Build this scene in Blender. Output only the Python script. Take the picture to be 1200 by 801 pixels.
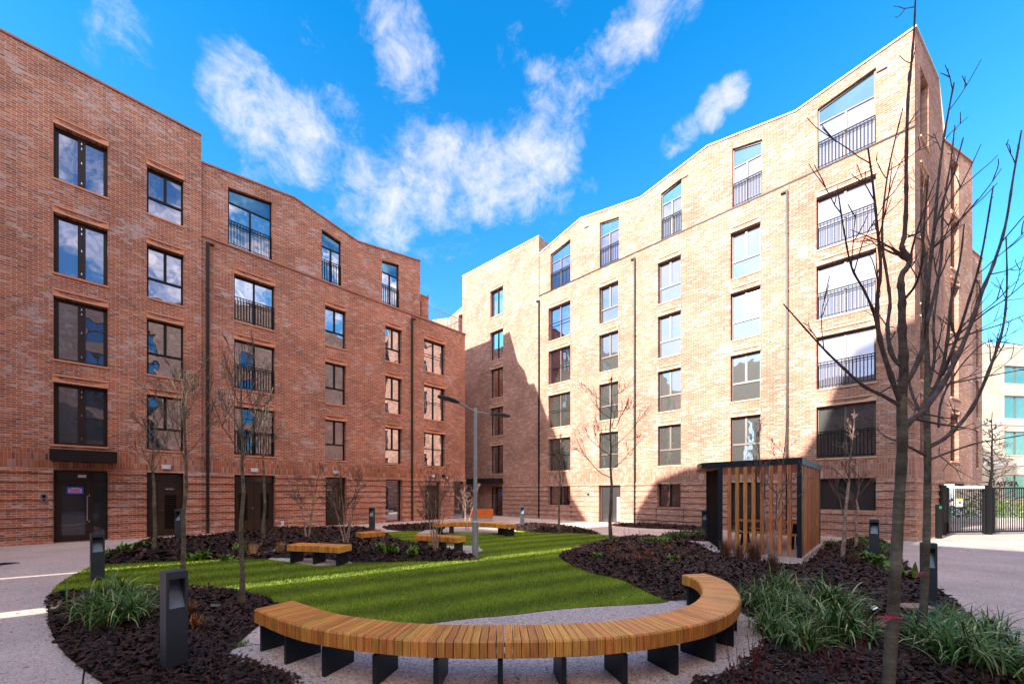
import bpy, math, random
import numpy as np
from mathutils import Vector, Matrix, noise
from mathutils.geometry import delaunay_2d_cdt
random.seed(7); rng = np.random.default_rng(7)
for o in list(bpy.data.objects): bpy.data.objects.remove(o)
SC = bpy.context.scene; COL = SC.collection
R = math.radians
# ------------------------------------------------------------------ camera
F, CX, HY, H = 455.0, 600.0, 576.0, 1.75          # focal length in photo pixels, centre, horizon row, eye height
cam = bpy.data.cameras.new('camera'); co = bpy.data.objects.new('camera', cam); COL.objects.link(co)
co.location = (0, 0, H); co.rotation_euler = (R(90), 0, 0)
cam.sensor_fit = 'HORIZONTAL'; cam.sensor_width = 36; cam.lens = F/1200*36; cam.shift_y = (HY-400.5)/1200
cam.clip_start = .05; cam.clip_end = 2000; SC.camera = co
# ------------------------------------------------------------------ light
SUNV = Vector((-.838, -.580, .44)).normalized()
ELEV = math.asin(SUNV.z); AZ = math.atan2(SUNV.x, SUNV.y)
SUN_STRENGTH, SKY_STRENGTH, EXPOSURE = 3.0, .15, 2.0
sl = bpy.data.lights.new('sun', 'SUN'); sl.energy = SUN_STRENGTH; sl.angle = R(.5); sl.color = (1, .92, .86)
so = bpy.data.objects.new('sun', sl); COL.objects.link(so); so.rotation_euler = SUNV.to_track_quat('Z', 'Y').to_euler()
SC.view_settings.view_transform = 'Standard'; SC.view_settings.look = 'None'
SC.view_settings.exposure = EXPOSURE; SC.view_settings.gamma = 1; SC.view_settings.use_curve_mapping = False
SC.cycles.max_bounces = 6; SC.cycles.diffuse_bounces = 3; SC.cycles.glossy_bounces = 3

def pdir(px, py): return Vector(((px-CX)/F, 1, (HY-py)/F)).normalized()
W = bpy.data.worlds.new('World'); SC.world = W; W.use_nodes = True
nt = W.node_tree; N = nt.nodes; Lk = nt.links; N.clear()
def nd(t, **k):
    n = N.new(t)
    for a, b in k.items(): setattr(n, a, b)
    return n
def mth(op, a, b=None, c=None, clamp=False):
    n = nd('ShaderNodeMath', operation=op); n.use_clamp = clamp
    for i, v in enumerate((a, b, c)):
        if v is None: continue
        if isinstance(v, (int, float)): n.inputs[i].default_value = v
        else: Lk.new(v, n.inputs[i])
    return n.outputs[0]
sky = nd('ShaderNodeTexSky', sky_type='NISHITA', sun_disc=False, sun_elevation=ELEV, sun_rotation=AZ, air_density=1.0, dust_density=.4, ozone_density=3.0)
tint = nd('ShaderNodeMix', data_type='RGBA', blend_type='MULTIPLY'); tint.inputs[0].default_value = 1
Lk.new(sky.outputs[0], tint.inputs[6])
tc = nd('ShaderNodeTexCoord'); DIR = tc.outputs['Generated']
sep = nd('ShaderNodeSeparateXYZ'); Lk.new(DIR, sep.inputs[0])
# high sky is a deep blue, the low sky paler
mr = nd('ShaderNodeMapRange'); Lk.new(sep.outputs[2], mr.inputs[0]); mr.inputs[1].default_value = 0; mr.inputs[2].default_value = .75
ramp = nd('ShaderNodeMix', data_type='RGBA'); Lk.new(mr.outputs[0], ramp.inputs[0])
ramp.inputs[6].default_value = (.42, .64, .69, 1); ramp.inputs[7].default_value = (.03, .53, .76, 1)
Lk.new(ramp.outputs[2], tint.inputs[7])
# planar cloud coordinates
den = mth('ADD', mth('MAXIMUM', sep.outputs[2], 0.0), .18)
cmb = nd('ShaderNodeCombineXYZ'); Lk.new(mth('DIVIDE', sep.outputs[0], den), cmb.inputs[0]); Lk.new(mth('DIVIDE', sep.outputs[1], den), cmb.inputs[1])
def nz(scale, detail, rough, dist=0., rot=0., sc=(1, 1, 1), loc=(0, 0, 0)):
    mp = nd('ShaderNodeMapping'); mp.inputs[2].default_value = (0, 0, rot); mp.inputs[3].default_value = sc; mp.inputs[1].default_value = loc
    Lk.new(DIR, mp.inputs[0])
    n = nd('ShaderNodeTexNoise'); Lk.new(mp.outputs[0], n.inputs[0]); n.inputs['Scale'].default_value = scale
    n.inputs['Detail'].default_value = detail; n.inputs['Roughness'].default_value = rough; n.inputs['Distortion'].default_value = dist
    return n.outputs[0]
n1 = nz(4.2, 12, .62, .5, .0, (1, 1, 1.25), (3.1, 1.2, 0)); n2 = nz(15, 12, .70, .35, .0, (1, 1, 1.3))
nmix = mth('ADD', mth('MULTIPLY', n1, .50), mth('MULTIPLY', n2, .50))
blobs = [(300,125,56,1.0),(350,165,52,.9),(262,100,30,.8),(395,150,40,.55),(465,30,40,.7),(480,75,45,.75),(430,10,40,.4),(370,50,30,.3),(330,215,60,.45),(445,245,60,.75),
         (520,215,60,.8),(570,210,50,.9),(625,195,55,.95),(655,140,48,.85),(640,110,38,.7),(680,100,36,.85),(705,80,36,.85),(730,50,34,.85),(760,20,40,.85),(790,-10,40,.7),(690,45,30,.4),(600,60,26,.5),(832,130,22,.8),(858,110,20,.75),(803,153,20,.75),(785,168,16,.6),(520,160,35,.35),
         (660,8,30,.5),(120,20,50,.42),(145,55,36,.36),(410,255,50,.5),(690,225,22,.35),(1170,330,60,.35),(500,290,70,.4)]
acc = None
for px, py, r, s in blobs:
    c = pdir(px, py); e = pdir(px+r, py); e2 = pdir(px, py+r); ang = (c.angle(e)+c.angle(e2))/2*1.5
    vm = nd('ShaderNodeVectorMath', operation='DOT_PRODUCT'); Lk.new(DIR, vm.inputs[0]); vm.inputs[1].default_value = c
    m = nd('ShaderNodeMapRange', interpolation_type='SMOOTHSTEP'); Lk.new(vm.outputs['Value'], m.inputs[0])
    m.inputs[1].default_value = math.cos(ang); m.inputs[2].default_value = 1.0; m.inputs[4].default_value = s
    acc = m.outputs[0] if acc is None else mth('MAXIMUM', acc, m.outputs[0])
# unseen clouds added behind the viewer for fill light and pale reflections
bk = nd('ShaderNodeMapRange', interpolation_type='SMOOTHSTEP'); Lk.new(sep.outputs[1], bk.inputs[0])
bk.inputs[1].default_value = .25; bk.inputs[2].default_value = -.35; bk.inputs[4].default_value = .95
rs = nd('ShaderNodeMapRange'); Lk.new(sep.outputs[0], rs.inputs[0]); rs.inputs[1].default_value = -.1; rs.inputs[2].default_value = .5; rs.inputs[3].default_value = 1; rs.inputs[4].default_value = .50
acc = mth('MAXIMUM', acc, mth('MULTIPLY', bk.outputs[0], rs.outputs[0]))
cm = nd('ShaderNodeMapRange', interpolation_type='SMOOTHSTEP')
Lk.new(mth('ADD', mth('MULTIPLY', acc, .62), mth('MULTIPLY', nmix, 2.3)), cm.inputs[0]); cm.inputs[1].default_value = 1.33; cm.inputs[2].default_value = 1.98
low = nd('ShaderNodeMapRange'); Lk.new(acc, low.inputs[0]); low.inputs[1].default_value = 0.02; low.inputs[2].default_value = .3
cf = mth('MULTIPLY', mth('MULTIPLY', cm.outputs[0], low.outputs[0]), .86)
cmx = nd('ShaderNodeMix', data_type='RGBA'); Lk.new(cf, cmx.inputs[0]); Lk.new(tint.outputs[2], cmx.inputs[6]); 
bw = nd('ShaderNodeMapRange'); Lk.new(sep.outputs[1], bw.inputs[0]); bw.inputs[1].default_value = .2; bw.inputs[2].default_value = -.3
cc_ = nd('ShaderNodeMix', data_type='RGBA'); Lk.new(bw.outputs[0], cc_.inputs[0]); cc_.inputs[6].default_value = (1.85, 1.8, 1.98, 1); 
lr = nd('ShaderNodeMapRange'); Lk.new(sep.outputs[0], lr.inputs[0]); lr.inputs[1].default_value = -.35; lr.inputs[2].default_value = .35
lc = nd('ShaderNodeMix', data_type='RGBA'); Lk.new(lr.outputs[0], lc.inputs[0]); lc.inputs[6].default_value = (5.2, 4.6, 4.6, 1); lc.inputs[7].default_value = (12.6, 9.8, 7.6, 1); Lk.new(lc.outputs[2], cc_.inputs[7]); Lk.new(cc_.outputs[2], cmx.inputs[7])  # unseen clouds set warmer and brighter than the visible ones, as fill
bg = nd('ShaderNodeBackground'); bg.inputs[1].default_value = SKY_STRENGTH; Lk.new(cmx.outputs[2], bg.inputs[0])
wo = nd('ShaderNodeOutputWorld'); Lk.new(bg.outputs[0], wo.inputs[0])

# ------------------------------------------------------------------ materials
M = {}
def newmat(name):
    m = bpy.data.materials.new(name); m.use_nodes = True; M[name] = m
    t = m.node_tree; b = t.nodes['Principled BSDF']; return m, t, b
def tn(t, ty, **k):
    n = t.nodes.new(ty)
    for a, b in k.items(): setattr(n, a, b)
    return n
def plain(name, col, rough=.6, var=.15, nscale=12, metallic=0, bump=0, bscale=60, island=0, spec=.5, coat=0):
    m, t, b = newmat(name); L = t.links
    b.inputs['Roughness'].default_value = rough; b.inputs['Metallic'].default_value = metallic; b.inputs['Specular IOR Level'].default_value = spec
    b.inputs['Coat Weight'].default_value = coat
    tcn = tn(t, 'ShaderNodeTexCoord'); nn = tn(t, 'ShaderNodeTexNoise'); nn.inputs['Scale'].default_value = nscale; nn.inputs['Detail'].default_value = 6
    L.new(tcn.outputs['Object'], nn.inputs[0])
    r = tn(t, 'ShaderNodeMix', data_type='RGBA'); L.new(nn.outputs[0], r.inputs[0])
    r.inputs[6].default_value = (*[c*(1-var*1.6) for c in col], 1); r.inputs[7].default_value = (*[min(1, c*(1+var*1.6)) for c in col], 1)
    out = r.outputs[2]
    if island:
        g = tn(t, 'ShaderNodeNewGeometry'); hv = tn(t, 'ShaderNodeHueSaturation'); L.new(out, hv.inputs['Color'])
        mr = tn(t, 'ShaderNodeMapRange'); L.new(g.outputs['Random Per Island'], mr.inputs[0]); mr.inputs[3].default_value = 1-island; mr.inputs[4].default_value = 1+island
        L.new(mr.outputs[0], hv.inputs['Value'])
        mr2 = tn(t, 'ShaderNodeMapRange'); L.new(g.outputs['Random Per Island'], mr2.inputs[0]); mr2.inputs[3].default_value = .5+island*.03; mr2.inputs[4].default_value = .5-island*.03
        L.new(mr2.outputs[0], hv.inputs['Hue']); out = hv.outputs[0]
    L.new(out, b.inputs['Base Color'])
    if bump:
        n2 = tn(t, 'ShaderNodeTexNoise'); n2.inputs['Scale'].default_value = bscale; n2.inputs['Detail'].default_value = 5; L.new(tcn.outputs['Object'], n2.inputs[0])
        bp = tn(t, 'ShaderNodeBump'); bp.inputs['Strength'].default_value = bump; bp.inputs['Distance'].default_value = .02
        L.new(n2.outputs[0], bp.inputs['Height']); L.new(bp.outputs[0], b.inputs['Normal'])
    return m
def brick(name, cols, mortar, rot=False, white=.5, bw=.215, bh=.067, sz=.0105):
    m, t, b = newmat(name); L = t.links
    b.inputs['Roughness'].default_value = .88; b.inputs['Specular IOR Level'].default_value = .25
    uv = tn(t, 'ShaderNodeUVMap'); v = uv.outputs[0]
    if rot:
        mp = tn(t, 'ShaderNodeMapping'); mp.inputs[2].default_value = (0, 0, R(90)); L.new(v, mp.inputs[0]); v = mp.outputs[0]
    # wobble so courses are hand laid
    def bt(c1, c2, mo, bias, off=None):
        k = tn(t, 'ShaderNodeTexBrick'); k.offset = .5 if not rot else 0; k.inputs['Scale'].default_value = 1
        k.inputs['Brick Width'].default_value = bw+.010; k.inputs['Row Height'].default_value = bh+.010; k.inputs['Mortar Size'].default_value = sz
        k.inputs['Mortar Smooth'].default_value = .3; k.inputs['Bias'].default_value = bias
        k.inputs[1].default_value = (*c1, 1); k.inputs[2].default_value = (*c2, 1); k.inputs[3].default_value = (*mo, 1); L.new(v, k.inputs[0]); return k
    k1 = bt(cols[0], cols[1], mortar, 0); k2 = bt(cols[2], cols[3], mortar, -.1)
    # a random value per brick from a white noise on the brick cell
    sp = tn(t, 'ShaderNodeSeparateXYZ'); L.new(v, sp.inputs[0])
    def mm(op, a, bb=None):
        n = tn(t, 'ShaderNodeMath', operation=op)
        for i, x in enumerate((a, bb)):
            if x is None: continue
            if isinstance(x, (int, float)): n.inputs[i].default_value = x
            else: L.new(x, n.inputs[i])
        return n.outputs[0]
    row = mm('FLOOR', mm('DIVIDE', sp.outputs[1], bh+.010)); sh = mm('MULTIPLY', mm('MODULO', row, 2), 0 if rot else .5)
    colm = mm('FLOOR', mm('ADD', mm('DIVIDE', sp.outputs[0], bw+.010), sh))
    cb = tn(t, 'ShaderNodeCombineXYZ'); L.new(row, cb.inputs[0]); L.new(colm, cb.inputs[1])
    wn = tn(t, 'ShaderNodeTexWhiteNoise', noise_dimensions='2D'); L.new(cb.outputs[0], wn.inputs[0])
    cr = tn(t, 'ShaderNodeMix', data_type='RGBA'); L.new(mm('GREATER_THAN', wn.outputs[0], .55), cr.inputs[0]); L.new(k1.outputs[0], cr.inputs[6]); L.new(k2.outputs[0], cr.inputs[7])
    # weather: large soft patches and white salts
    n1 = tn(t, 'ShaderNodeTexNoise'); n1.inputs['Scale'].default_value = .55; n1.inputs['Detail'].default_value = 6; L.new(uv.outputs[0], n1.inputs[0])
    hv = tn(t, 'ShaderNodeHueSaturation'); L.new(cr.outputs[2], hv.inputs['Color'])
    mr = tn(t, 'ShaderNodeMapRange'); L.new(n1.outputs[0], mr.inputs[0]); mr.inputs[1].default_value = .3; mr.inputs[2].default_value = .7; mr.inputs[3].default_value = .78; mr.inputs[4].default_value = 1.2
    L.new(mr.outputs[0], hv.inputs['Value'])
    n2 = tn(t, 'ShaderNodeTexNoise'); n2.inputs['Scale'].default_value = .7; n2.inputs['Detail'].default_value = 8; n2.inputs['Roughness'].default_value = .65
    mp2 = tn(t, 'ShaderNodeMapping'); mp2.inputs[1].default_value = (7.3, 2.1, 0); L.new(uv.outputs[0], mp2.inputs[0]); L.new(mp2.outputs[0], n2.inputs[0])
    n3 = tn(t, 'ShaderNodeTexNoise'); n3.inputs['Scale'].default_value = 14; n3.inputs['Detail'].default_value = 4; L.new(uv.outputs[0], n3.inputs[0])
    s = mm('ADD', mm('ADD', n2.outputs[0], mm('MULTIPLY', n3.outputs[0], .35)), mm('MULTIPLY', wn.outputs[0], .12))
    mr3 = tn(t, 'ShaderNodeMapRange'); L.new(s, mr3.inputs[0]); mr3.inputs[1].default_value = .80; mr3.inputs[2].default_value = .93; mr3.inputs[4].default_value = white
    mw = tn(t, 'ShaderNodeMix', data_type='RGBA'); L.new(mr3.outputs[0], mw.inputs[0]); L.new(hv.outputs[0], mw.inputs[6]); mw.inputs[7].default_value = (.66, .55, .50, 1)
    # scattered pale kiss marks on single bricks
    kp = mm('MULTIPLY', mm('GREATER_THAN', wn.outputs[0], .87), .38)
    mk = tn(t, 'ShaderNodeMix', data_type='RGBA'); L.new(kp, mk.inputs[0]); L.new(mw.outputs[2], mk.inputs[6]); mk.inputs[7].default_value = (.68, .46, .37, 1)
    L.new(mk.outputs[2], b.inputs['Base Color'])
    bp = tn(t, 'ShaderNodeBump'); bp.inputs['Strength'].default_value = .9; bp.inputs['Distance'].default_value = .012
    hh = mm('ADD', mm('SUBTRACT', 1.0, k1.outputs['Fac']), mm('MULTIPLY', mm('ADD', wn.outputs[0], n3.outputs[0]), .35))
    L.new(hh, bp.inputs['Height']); L.new(bp.outputs[0], b.inputs['Normal'])
    return m
redc = [(.53,.165,.070),(.40,.108,.050),(.60,.225,.100),(.18,.060,.038)]
bufc = [(.45,.21,.125),(.36,.15,.090),(.51,.275,.185),(.25,.100,.070)]
brick('brick_red', redc, (.64,.44,.34), white=.55); brick('soldier_red', redc, (.44,.28,.2), rot=True, white=.25, bw=.225, bh=.067)
brick('brick_buff', bufc, (.56,.40,.31), white=.35); brick('soldier_buff', bufc, (.46,.32,.24), rot=True, white=.2, bw=.225, bh=.067)
palec = [(.50,.42,.30),(.45,.37,.26),(.54,.46,.34),(.42,.34,.24)]
brick('brick_pale', palec, (.6,.52,.4), white=.1)
plain('precast_red', (.72,.30,.16), .8, .12, 6, bump=.15)
plain('precast_buff', (.66,.40,.25), .8, .1, 6, bump=.15)
plain('coping_red', (.42,.17,.11), .6, .1, 5); plain('coping_pale', (.62,.55,.48), .5, .06, 5)
plain('frame_dark', (.020,.016,.014), .4, .1, 8, spec=.2); plain('frame_brown', (.038,.023,.018), .4, .1, 8, spec=.25)
plain('frame_bronze', (.13,.10,.08), .4, .1, 8)
plain('roofing', (.18,.18,.18), .8); plain('black_metal', (.010,.010,.011), .5, spec=.15); plain('dark_metal', (.016,.025,.032), .45, .12, 6, spec=.3)
plain('bollard_metal', (.050,.064,.074), .42, .15, 5); plain('reflector_metal', (.20,.26,.30), .35, .1, 5); plain('galvanised', (.40,.43,.46), .42, .12, 20, metallic=.25)
plain('steel', (.6,.6,.6), .22, .05, metallic=1); plain('white_plastic', (.72,.74,.76), .4, .03); plain('canopy_metal', (.022,.015,.013), .4, spec=.25)
plain('door_brown', (.050,.030,.018), .5, .12, 4, spec=.2); plain('louvre', (.012,.010,.009), .9, spec=.03); plain('concrete', (.42,.39,.36), .85, .1, 5, bump=.2)
plain('pink_ribbon', (.75,.07,.16), .5); plain('blue_tape', (.02,.10,.55), .5); plain('pink_paper', (.75,.40,.55), .7); plain('ink', (.12,.03,.10), .6)
plain('yellow', (.75,.55,.03), .5); plain('green_lamp', (.0,.25,.09), .3); plain('cream_board', (.70,.68,.50), .6)
plain('stone_flag', (.45,.28,.21), .8, .2, 9, bump=.4)
def woodmat(name, col, isl=.22):
    m, t, b = newmat(name); L = t.links; b.inputs['Roughness'].default_value = .42; b.inputs['Specular IOR Level'].default_value = .4
    uv = tn(t, 'ShaderNodeUVMap'); mp = tn(t, 'ShaderNodeMapping'); mp.inputs[3].default_value = (3, 60, 60); L.new(uv.outputs[0], mp.inputs[0])
    g = tn(t, 'ShaderNodeNewGeometry')
    sc = tn(t, 'ShaderNodeMath', operation='MULTIPLY'); L.new(g.outputs['Random Per Island'], sc.inputs[0]); sc.inputs[1].default_value = 50
    cb = tn(t, 'ShaderNodeCombineXYZ'); L.new(sc.outputs[0], cb.inputs[0]); L.new(sc.outputs[0], cb.inputs[1]); L.new(cb.outputs[0], mp.inputs[1])
    n = tn(t, 'ShaderNodeTexNoise'); n.inputs['Scale'].default_value = 1; n.inputs['Detail'].default_value = 5; n.inputs['Distortion'].default_value = .6; L.new(mp.outputs[0], n.inputs[0])
    r = tn(t, 'ShaderNodeValToRGB'); L.new(n.outputs[0], r.inputs[0]); r.color_ramp.elements[0].position = .32; r.color_ramp.elements[1].position = .68
    r.color_ramp.elements[0].color = (col[0]*.62, col[1]*.5, col[2]*.42, 1); r.color_ramp.elements[1].color = (min(1, col[0]*1.18), col[1]*1.25, col[2]*1.35, 1)
    hv = tn(t, 'ShaderNodeHueSaturation'); L.new(r.outputs[0], hv.inputs['Color'])
    mr = tn(t, 'ShaderNodeMapRange'); L.new(g.outputs['Random Per Island'], mr.inputs[0]); mr.inputs[3].default_value = 1-isl; mr.inputs[4].default_value = 1+isl; L.new(mr.outputs[0], hv.inputs['Value'])
    wn = tn(t, 'ShaderNodeTexWhiteNoise', noise_dimensions='1D'); L.new(sc.outputs[0], wn.inputs['W'])
    m2 = tn(t, 'ShaderNodeMapRange'); L.new(wn.outputs[0], m2.inputs[0]); m2.inputs[3].default_value = .488; m2.inputs[4].default_value = .515; L.new(m2.outputs[0], hv.inputs['Hue'])
    L.new(hv.outputs[0], b.inputs['Base Color'])
    bp = tn(t, 'ShaderNodeBump'); bp.inputs['Strength'].default_value = .25; bp.inputs['Distance'].default_value = .004; L.new(n.outputs[0], bp.inputs['Height']); L.new(bp.outputs[0], b.inputs['Normal'])
woodmat('timber', (.90, .38, .075)); woodmat('cedar', (.62, .26, .095), .2)
woodmat('planter_orange', (.72, .20, .03), .05)
def glassmat(name, refl, under, wav=.03, gc=(.80,.84,.92)):
    m, t, b = newmat(name); L = t.links
    out = t.nodes['Material Output']
    gl = tn(t, 'ShaderNodeBsdfGlossy'); gl.inputs['Roughness'].default_value = .015; gl.inputs[0].default_value = (*gc,1)
    b.inputs['Base Color'].default_value = (*under, 1); b.inputs['Roughness'].default_value = .5
    fr = tn(t, 'ShaderNodeFresnel'); fr.inputs[0].default_value = 1.55
    mr = tn(t, 'ShaderNodeMapRange'); L.new(fr.outputs[0], mr.inputs[0]); mr.inputs[1].default_value = 0; mr.inputs[2].default_value = 1; mr.inputs[3].default_value = refl; mr.inputs[4].default_value = 1
    n = tn(t, 'ShaderNodeTexNoise'); n.inputs['Scale'].default_value = .9; tcn = tn(t, 'ShaderNodeTexCoord'); L.new(tcn.outputs['Object'], n.inputs[0])
    bp = tn(t, 'ShaderNodeBump'); bp.inputs['Strength'].default_value = wav; bp.inputs['Distance'].default_value = .3; L.new(n.outputs[0], bp.inputs['Height']); L.new(bp.outputs[0], gl.inputs['Normal'])
    mx = tn(t, 'ShaderNodeMixShader'); L.new(mr.outputs[0], mx.inputs[0]); L.new(b.outputs[0], mx.inputs[1]); L.new(gl.outputs[0], mx.inputs[2]); L.new(mx.outputs[0], out.inputs[0])
glassmat('glass', .56, (.012,.013,.014), .03, (.72,.74,.80)); glassmat('glass_dark', .07, (.010,.010,.010), .03, (.6,.6,.62)); glassmat('glass_teal', .42, (.01,.07,.11), .02, (.16,.36,.50)); glassmat('glass_pale', .50, (.30,.29,.36), .02, (.32,.32,.42))
glassmat('glass_sky', .50, (.055,.062,.045), .03, (.34,.37,.50)); glassmat('glass_green', .15, (.03,.16,.09))
def ground_mat(name, c1, c2, scale, rough=.85, bump=.3, big=.12):
    m, t, b = newmat(name); L = t.links; b.inputs['Roughness'].default_value = rough; b.inputs['Specular IOR Level'].default_value = .3
    tcn = tn(t, 'ShaderNodeTexCoord'); vo = tn(t, 'ShaderNodeTexVoronoi'); vo.inputs['Scale'].default_value = scale; L.new(tcn.outputs['Object'], vo.inputs[0])
    n = tn(t, 'ShaderNodeTexNoise'); n.inputs['Scale'].default_value = .8; n.inputs['Detail'].default_value = 7; n.inputs['Roughness'].default_value = .6; L.new(tcn.outputs['Object'], n.inputs[0])
    sp = tn(t, 'ShaderNodeSeparateColor'); L.new(vo.outputs['Color'], sp.inputs[0])
    r = tn(t, 'ShaderNodeValToRGB'); L.new(sp.outputs[0], r.inputs[0]); e = r.color_ramp.elements; e[0].position = .0; e[0].color = (*[x*.45 for x in c1], 1); e[1].position = 1; e[1].color = (*c2, 1)
    x = e.new(.16); x.color = (*c1, 1)
    hv = tn(t, 'ShaderNodeHueSaturation'); L.new(r.outputs[0], hv.inputs['Color']); mr = tn(t, 'ShaderNodeMapRange'); L.new(n.outputs[0], mr.inputs[0]); mr.inputs[1].default_value = .3; mr.inputs[2].default_value = .7
    mr.inputs[3].default_value = 1-big; mr.inputs[4].default_value = 1+big; L.new(mr.outputs[0], hv.inputs['Value']); L.new(hv.outputs[0], b.inputs['Base Color'])
    bp = tn(t, 'ShaderNodeBump'); bp.inputs['Strength'].default_value = bump; bp.inputs['Distance'].default_value = .006; L.new(vo.outputs['Distance'], bp.inputs['Height']); L.new(bp.outputs[0], b.inputs['Normal'])
ground_mat('paving', (.62,.475,.395), (.82,.67,.575), 75, big=.15)
ground_mat('pad_mat', (.46,.385,.345), (.76,.66,.59), 60, big=.06)
plain('soil', (.022,.013,.012), .95, .3, 20, bump=1, bscale=40); plain('bark_chip', (.048,.023,.012), .6, .4, 30, island=.92, spec=.35)
plain('turf_soil', (.17,.25,.014), .9, .35, 2.5, bump=.5, bscale=80)
def grassmat(name, c, isl, rough=.5, patch=.3, ps=1.1):
    m = plain(name, c, rough, patch, ps, island=isl, spec=.3); b = m.node_tree.nodes['Principled BSDF']
    b.inputs['Transmission Weight'].default_value = 0
    return m
grassmat('turf_blade', (.25,.36,.022), .35, .5, .38, .55)
def mow(m):
    t = m.node_tree; b = t.nodes['Principled BSDF']; src = b.inputs['Base Color'].links[0].from_socket; tcn = tn(t, 'ShaderNodeTexCoord'); mp = tn(t, 'ShaderNodeMapping'); mp.inputs[2].default_value = (0, 0, R(58)); t.links.new(tcn.outputs['Object'], mp.inputs[0])
    w_ = tn(t, 'ShaderNodeTexWave'); w_.inputs['Scale'].default_value = .32; w_.inputs['Distortion'].default_value = 1.6; w_.inputs['Detail'].default_value = 3; w_.inputs['Detail Scale'].default_value = .7; t.links.new(mp.outputs[0], w_.inputs[0])
    mr = tn(t, 'ShaderNodeMapRange'); t.links.new(w_.outputs[1], mr.inputs[0]); mr.inputs[3].default_value = .72; mr.inputs[4].default_value = 1.22
    hv = tn(t, 'ShaderNodeHueSaturation'); t.links.new(src, hv.inputs['Color']); t.links.new(mr.outputs[0], hv.inputs['Value']); t.links.new(hv.outputs[0], b.inputs['Base Color'])
mow(M['turf_blade']); mow(M['turf_soil']); grassmat('strap_leaf', (.075,.185,.030), .5, .38, .35, 6); grassmat('strap_leaf_pale', (.42,.48,.20), .4, .4, .2, 6)
grassmat('brown_grass', (.17,.085,.045), .35, .7); grassmat('tan_grass', (.42,.24,.11), .35, .7); grassmat('orange_fern', (.34,.13,.035), .35, .7); grassmat('bright_leaf', (.14,.26,.035), .35, .45, .3, 9)
grassmat('red_stem', (.16,.025,.028), .35, .5)
def barkmat(name, c1, c2, c3, sc=9):
    m, t, b = newmat(name); L = t.links; b.inputs['Roughness'].default_value = .8
    tcn = tn(t, 'ShaderNodeTexCoord'); n = tn(t, 'ShaderNodeTexNoise'); n.inputs['Scale'].default_value = sc; n.inputs['Detail'].default_value = 8; n.inputs['Roughness'].default_value = .65; L.new(tcn.outputs['Object'], n.inputs[0])
    mp = tn(t, 'ShaderNodeMapping'); mp.inputs[3].default_value = (3, 3, 26); L.new(tcn.outputs['Object'], mp.inputs[0]); w = tn(t, 'ShaderNodeTexNoise'); w.inputs['Scale'].default_value = 1.5; w.inputs['Detail'].default_value = 3; L.new(mp.outputs[0], w.inputs[0])
    r = tn(t, 'ShaderNodeValToRGB'); L.new(n.outputs[0], r.inputs[0]); e = r.color_ramp.elements; e[0].position = .33; e[0].color = (*c1, 1); e[1].position = .68; e[1].color = (*c3, 1); x = e.new(.5); x.color = (*c2, 1)
    hv = tn(t, 'ShaderNodeHueSaturation'); L.new(r.outputs[0], hv.inputs['Color']); mr = tn(t, 'ShaderNodeMapRange'); L.new(w.outputs[0], mr.inputs[0]); mr.inputs[1].default_value = .35; mr.inputs[2].default_value = .65; mr.inputs[3].default_value = .84; mr.inputs[4].default_value = 1.14
    L.new(mr.outputs[0], hv.inputs['Value']); L.new(hv.outputs[0], b.inputs['Base Color'])
    bp = tn(t, 'ShaderNodeBump'); bp.inputs['Strength'].default_value = .5; bp.inputs['Distance'].default_value = .01; L.new(w.outputs[0], bp.inputs['Height']); L.new(bp.outputs[0], b.inputs['Normal'])
barkmat('bark_green', (.07,.058,.036), (.15,.135,.085), (.27,.24,.17), 7); barkmat('bark_tan', (.14,.09,.06), (.26,.18,.13), (.40,.30,.23), 12); barkmat('bark_dark', (.055,.038,.028), (.12,.09,.07), (.20,.155,.12), 10)
barkmat('bark_birch', (.18,.10,.07), (.42,.30,.23), (.58,.47,.38), 11); barkmat('twig_red', (.10,.06,.045), (.19,.12,.09), (.30,.20,.15), 11)

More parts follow.
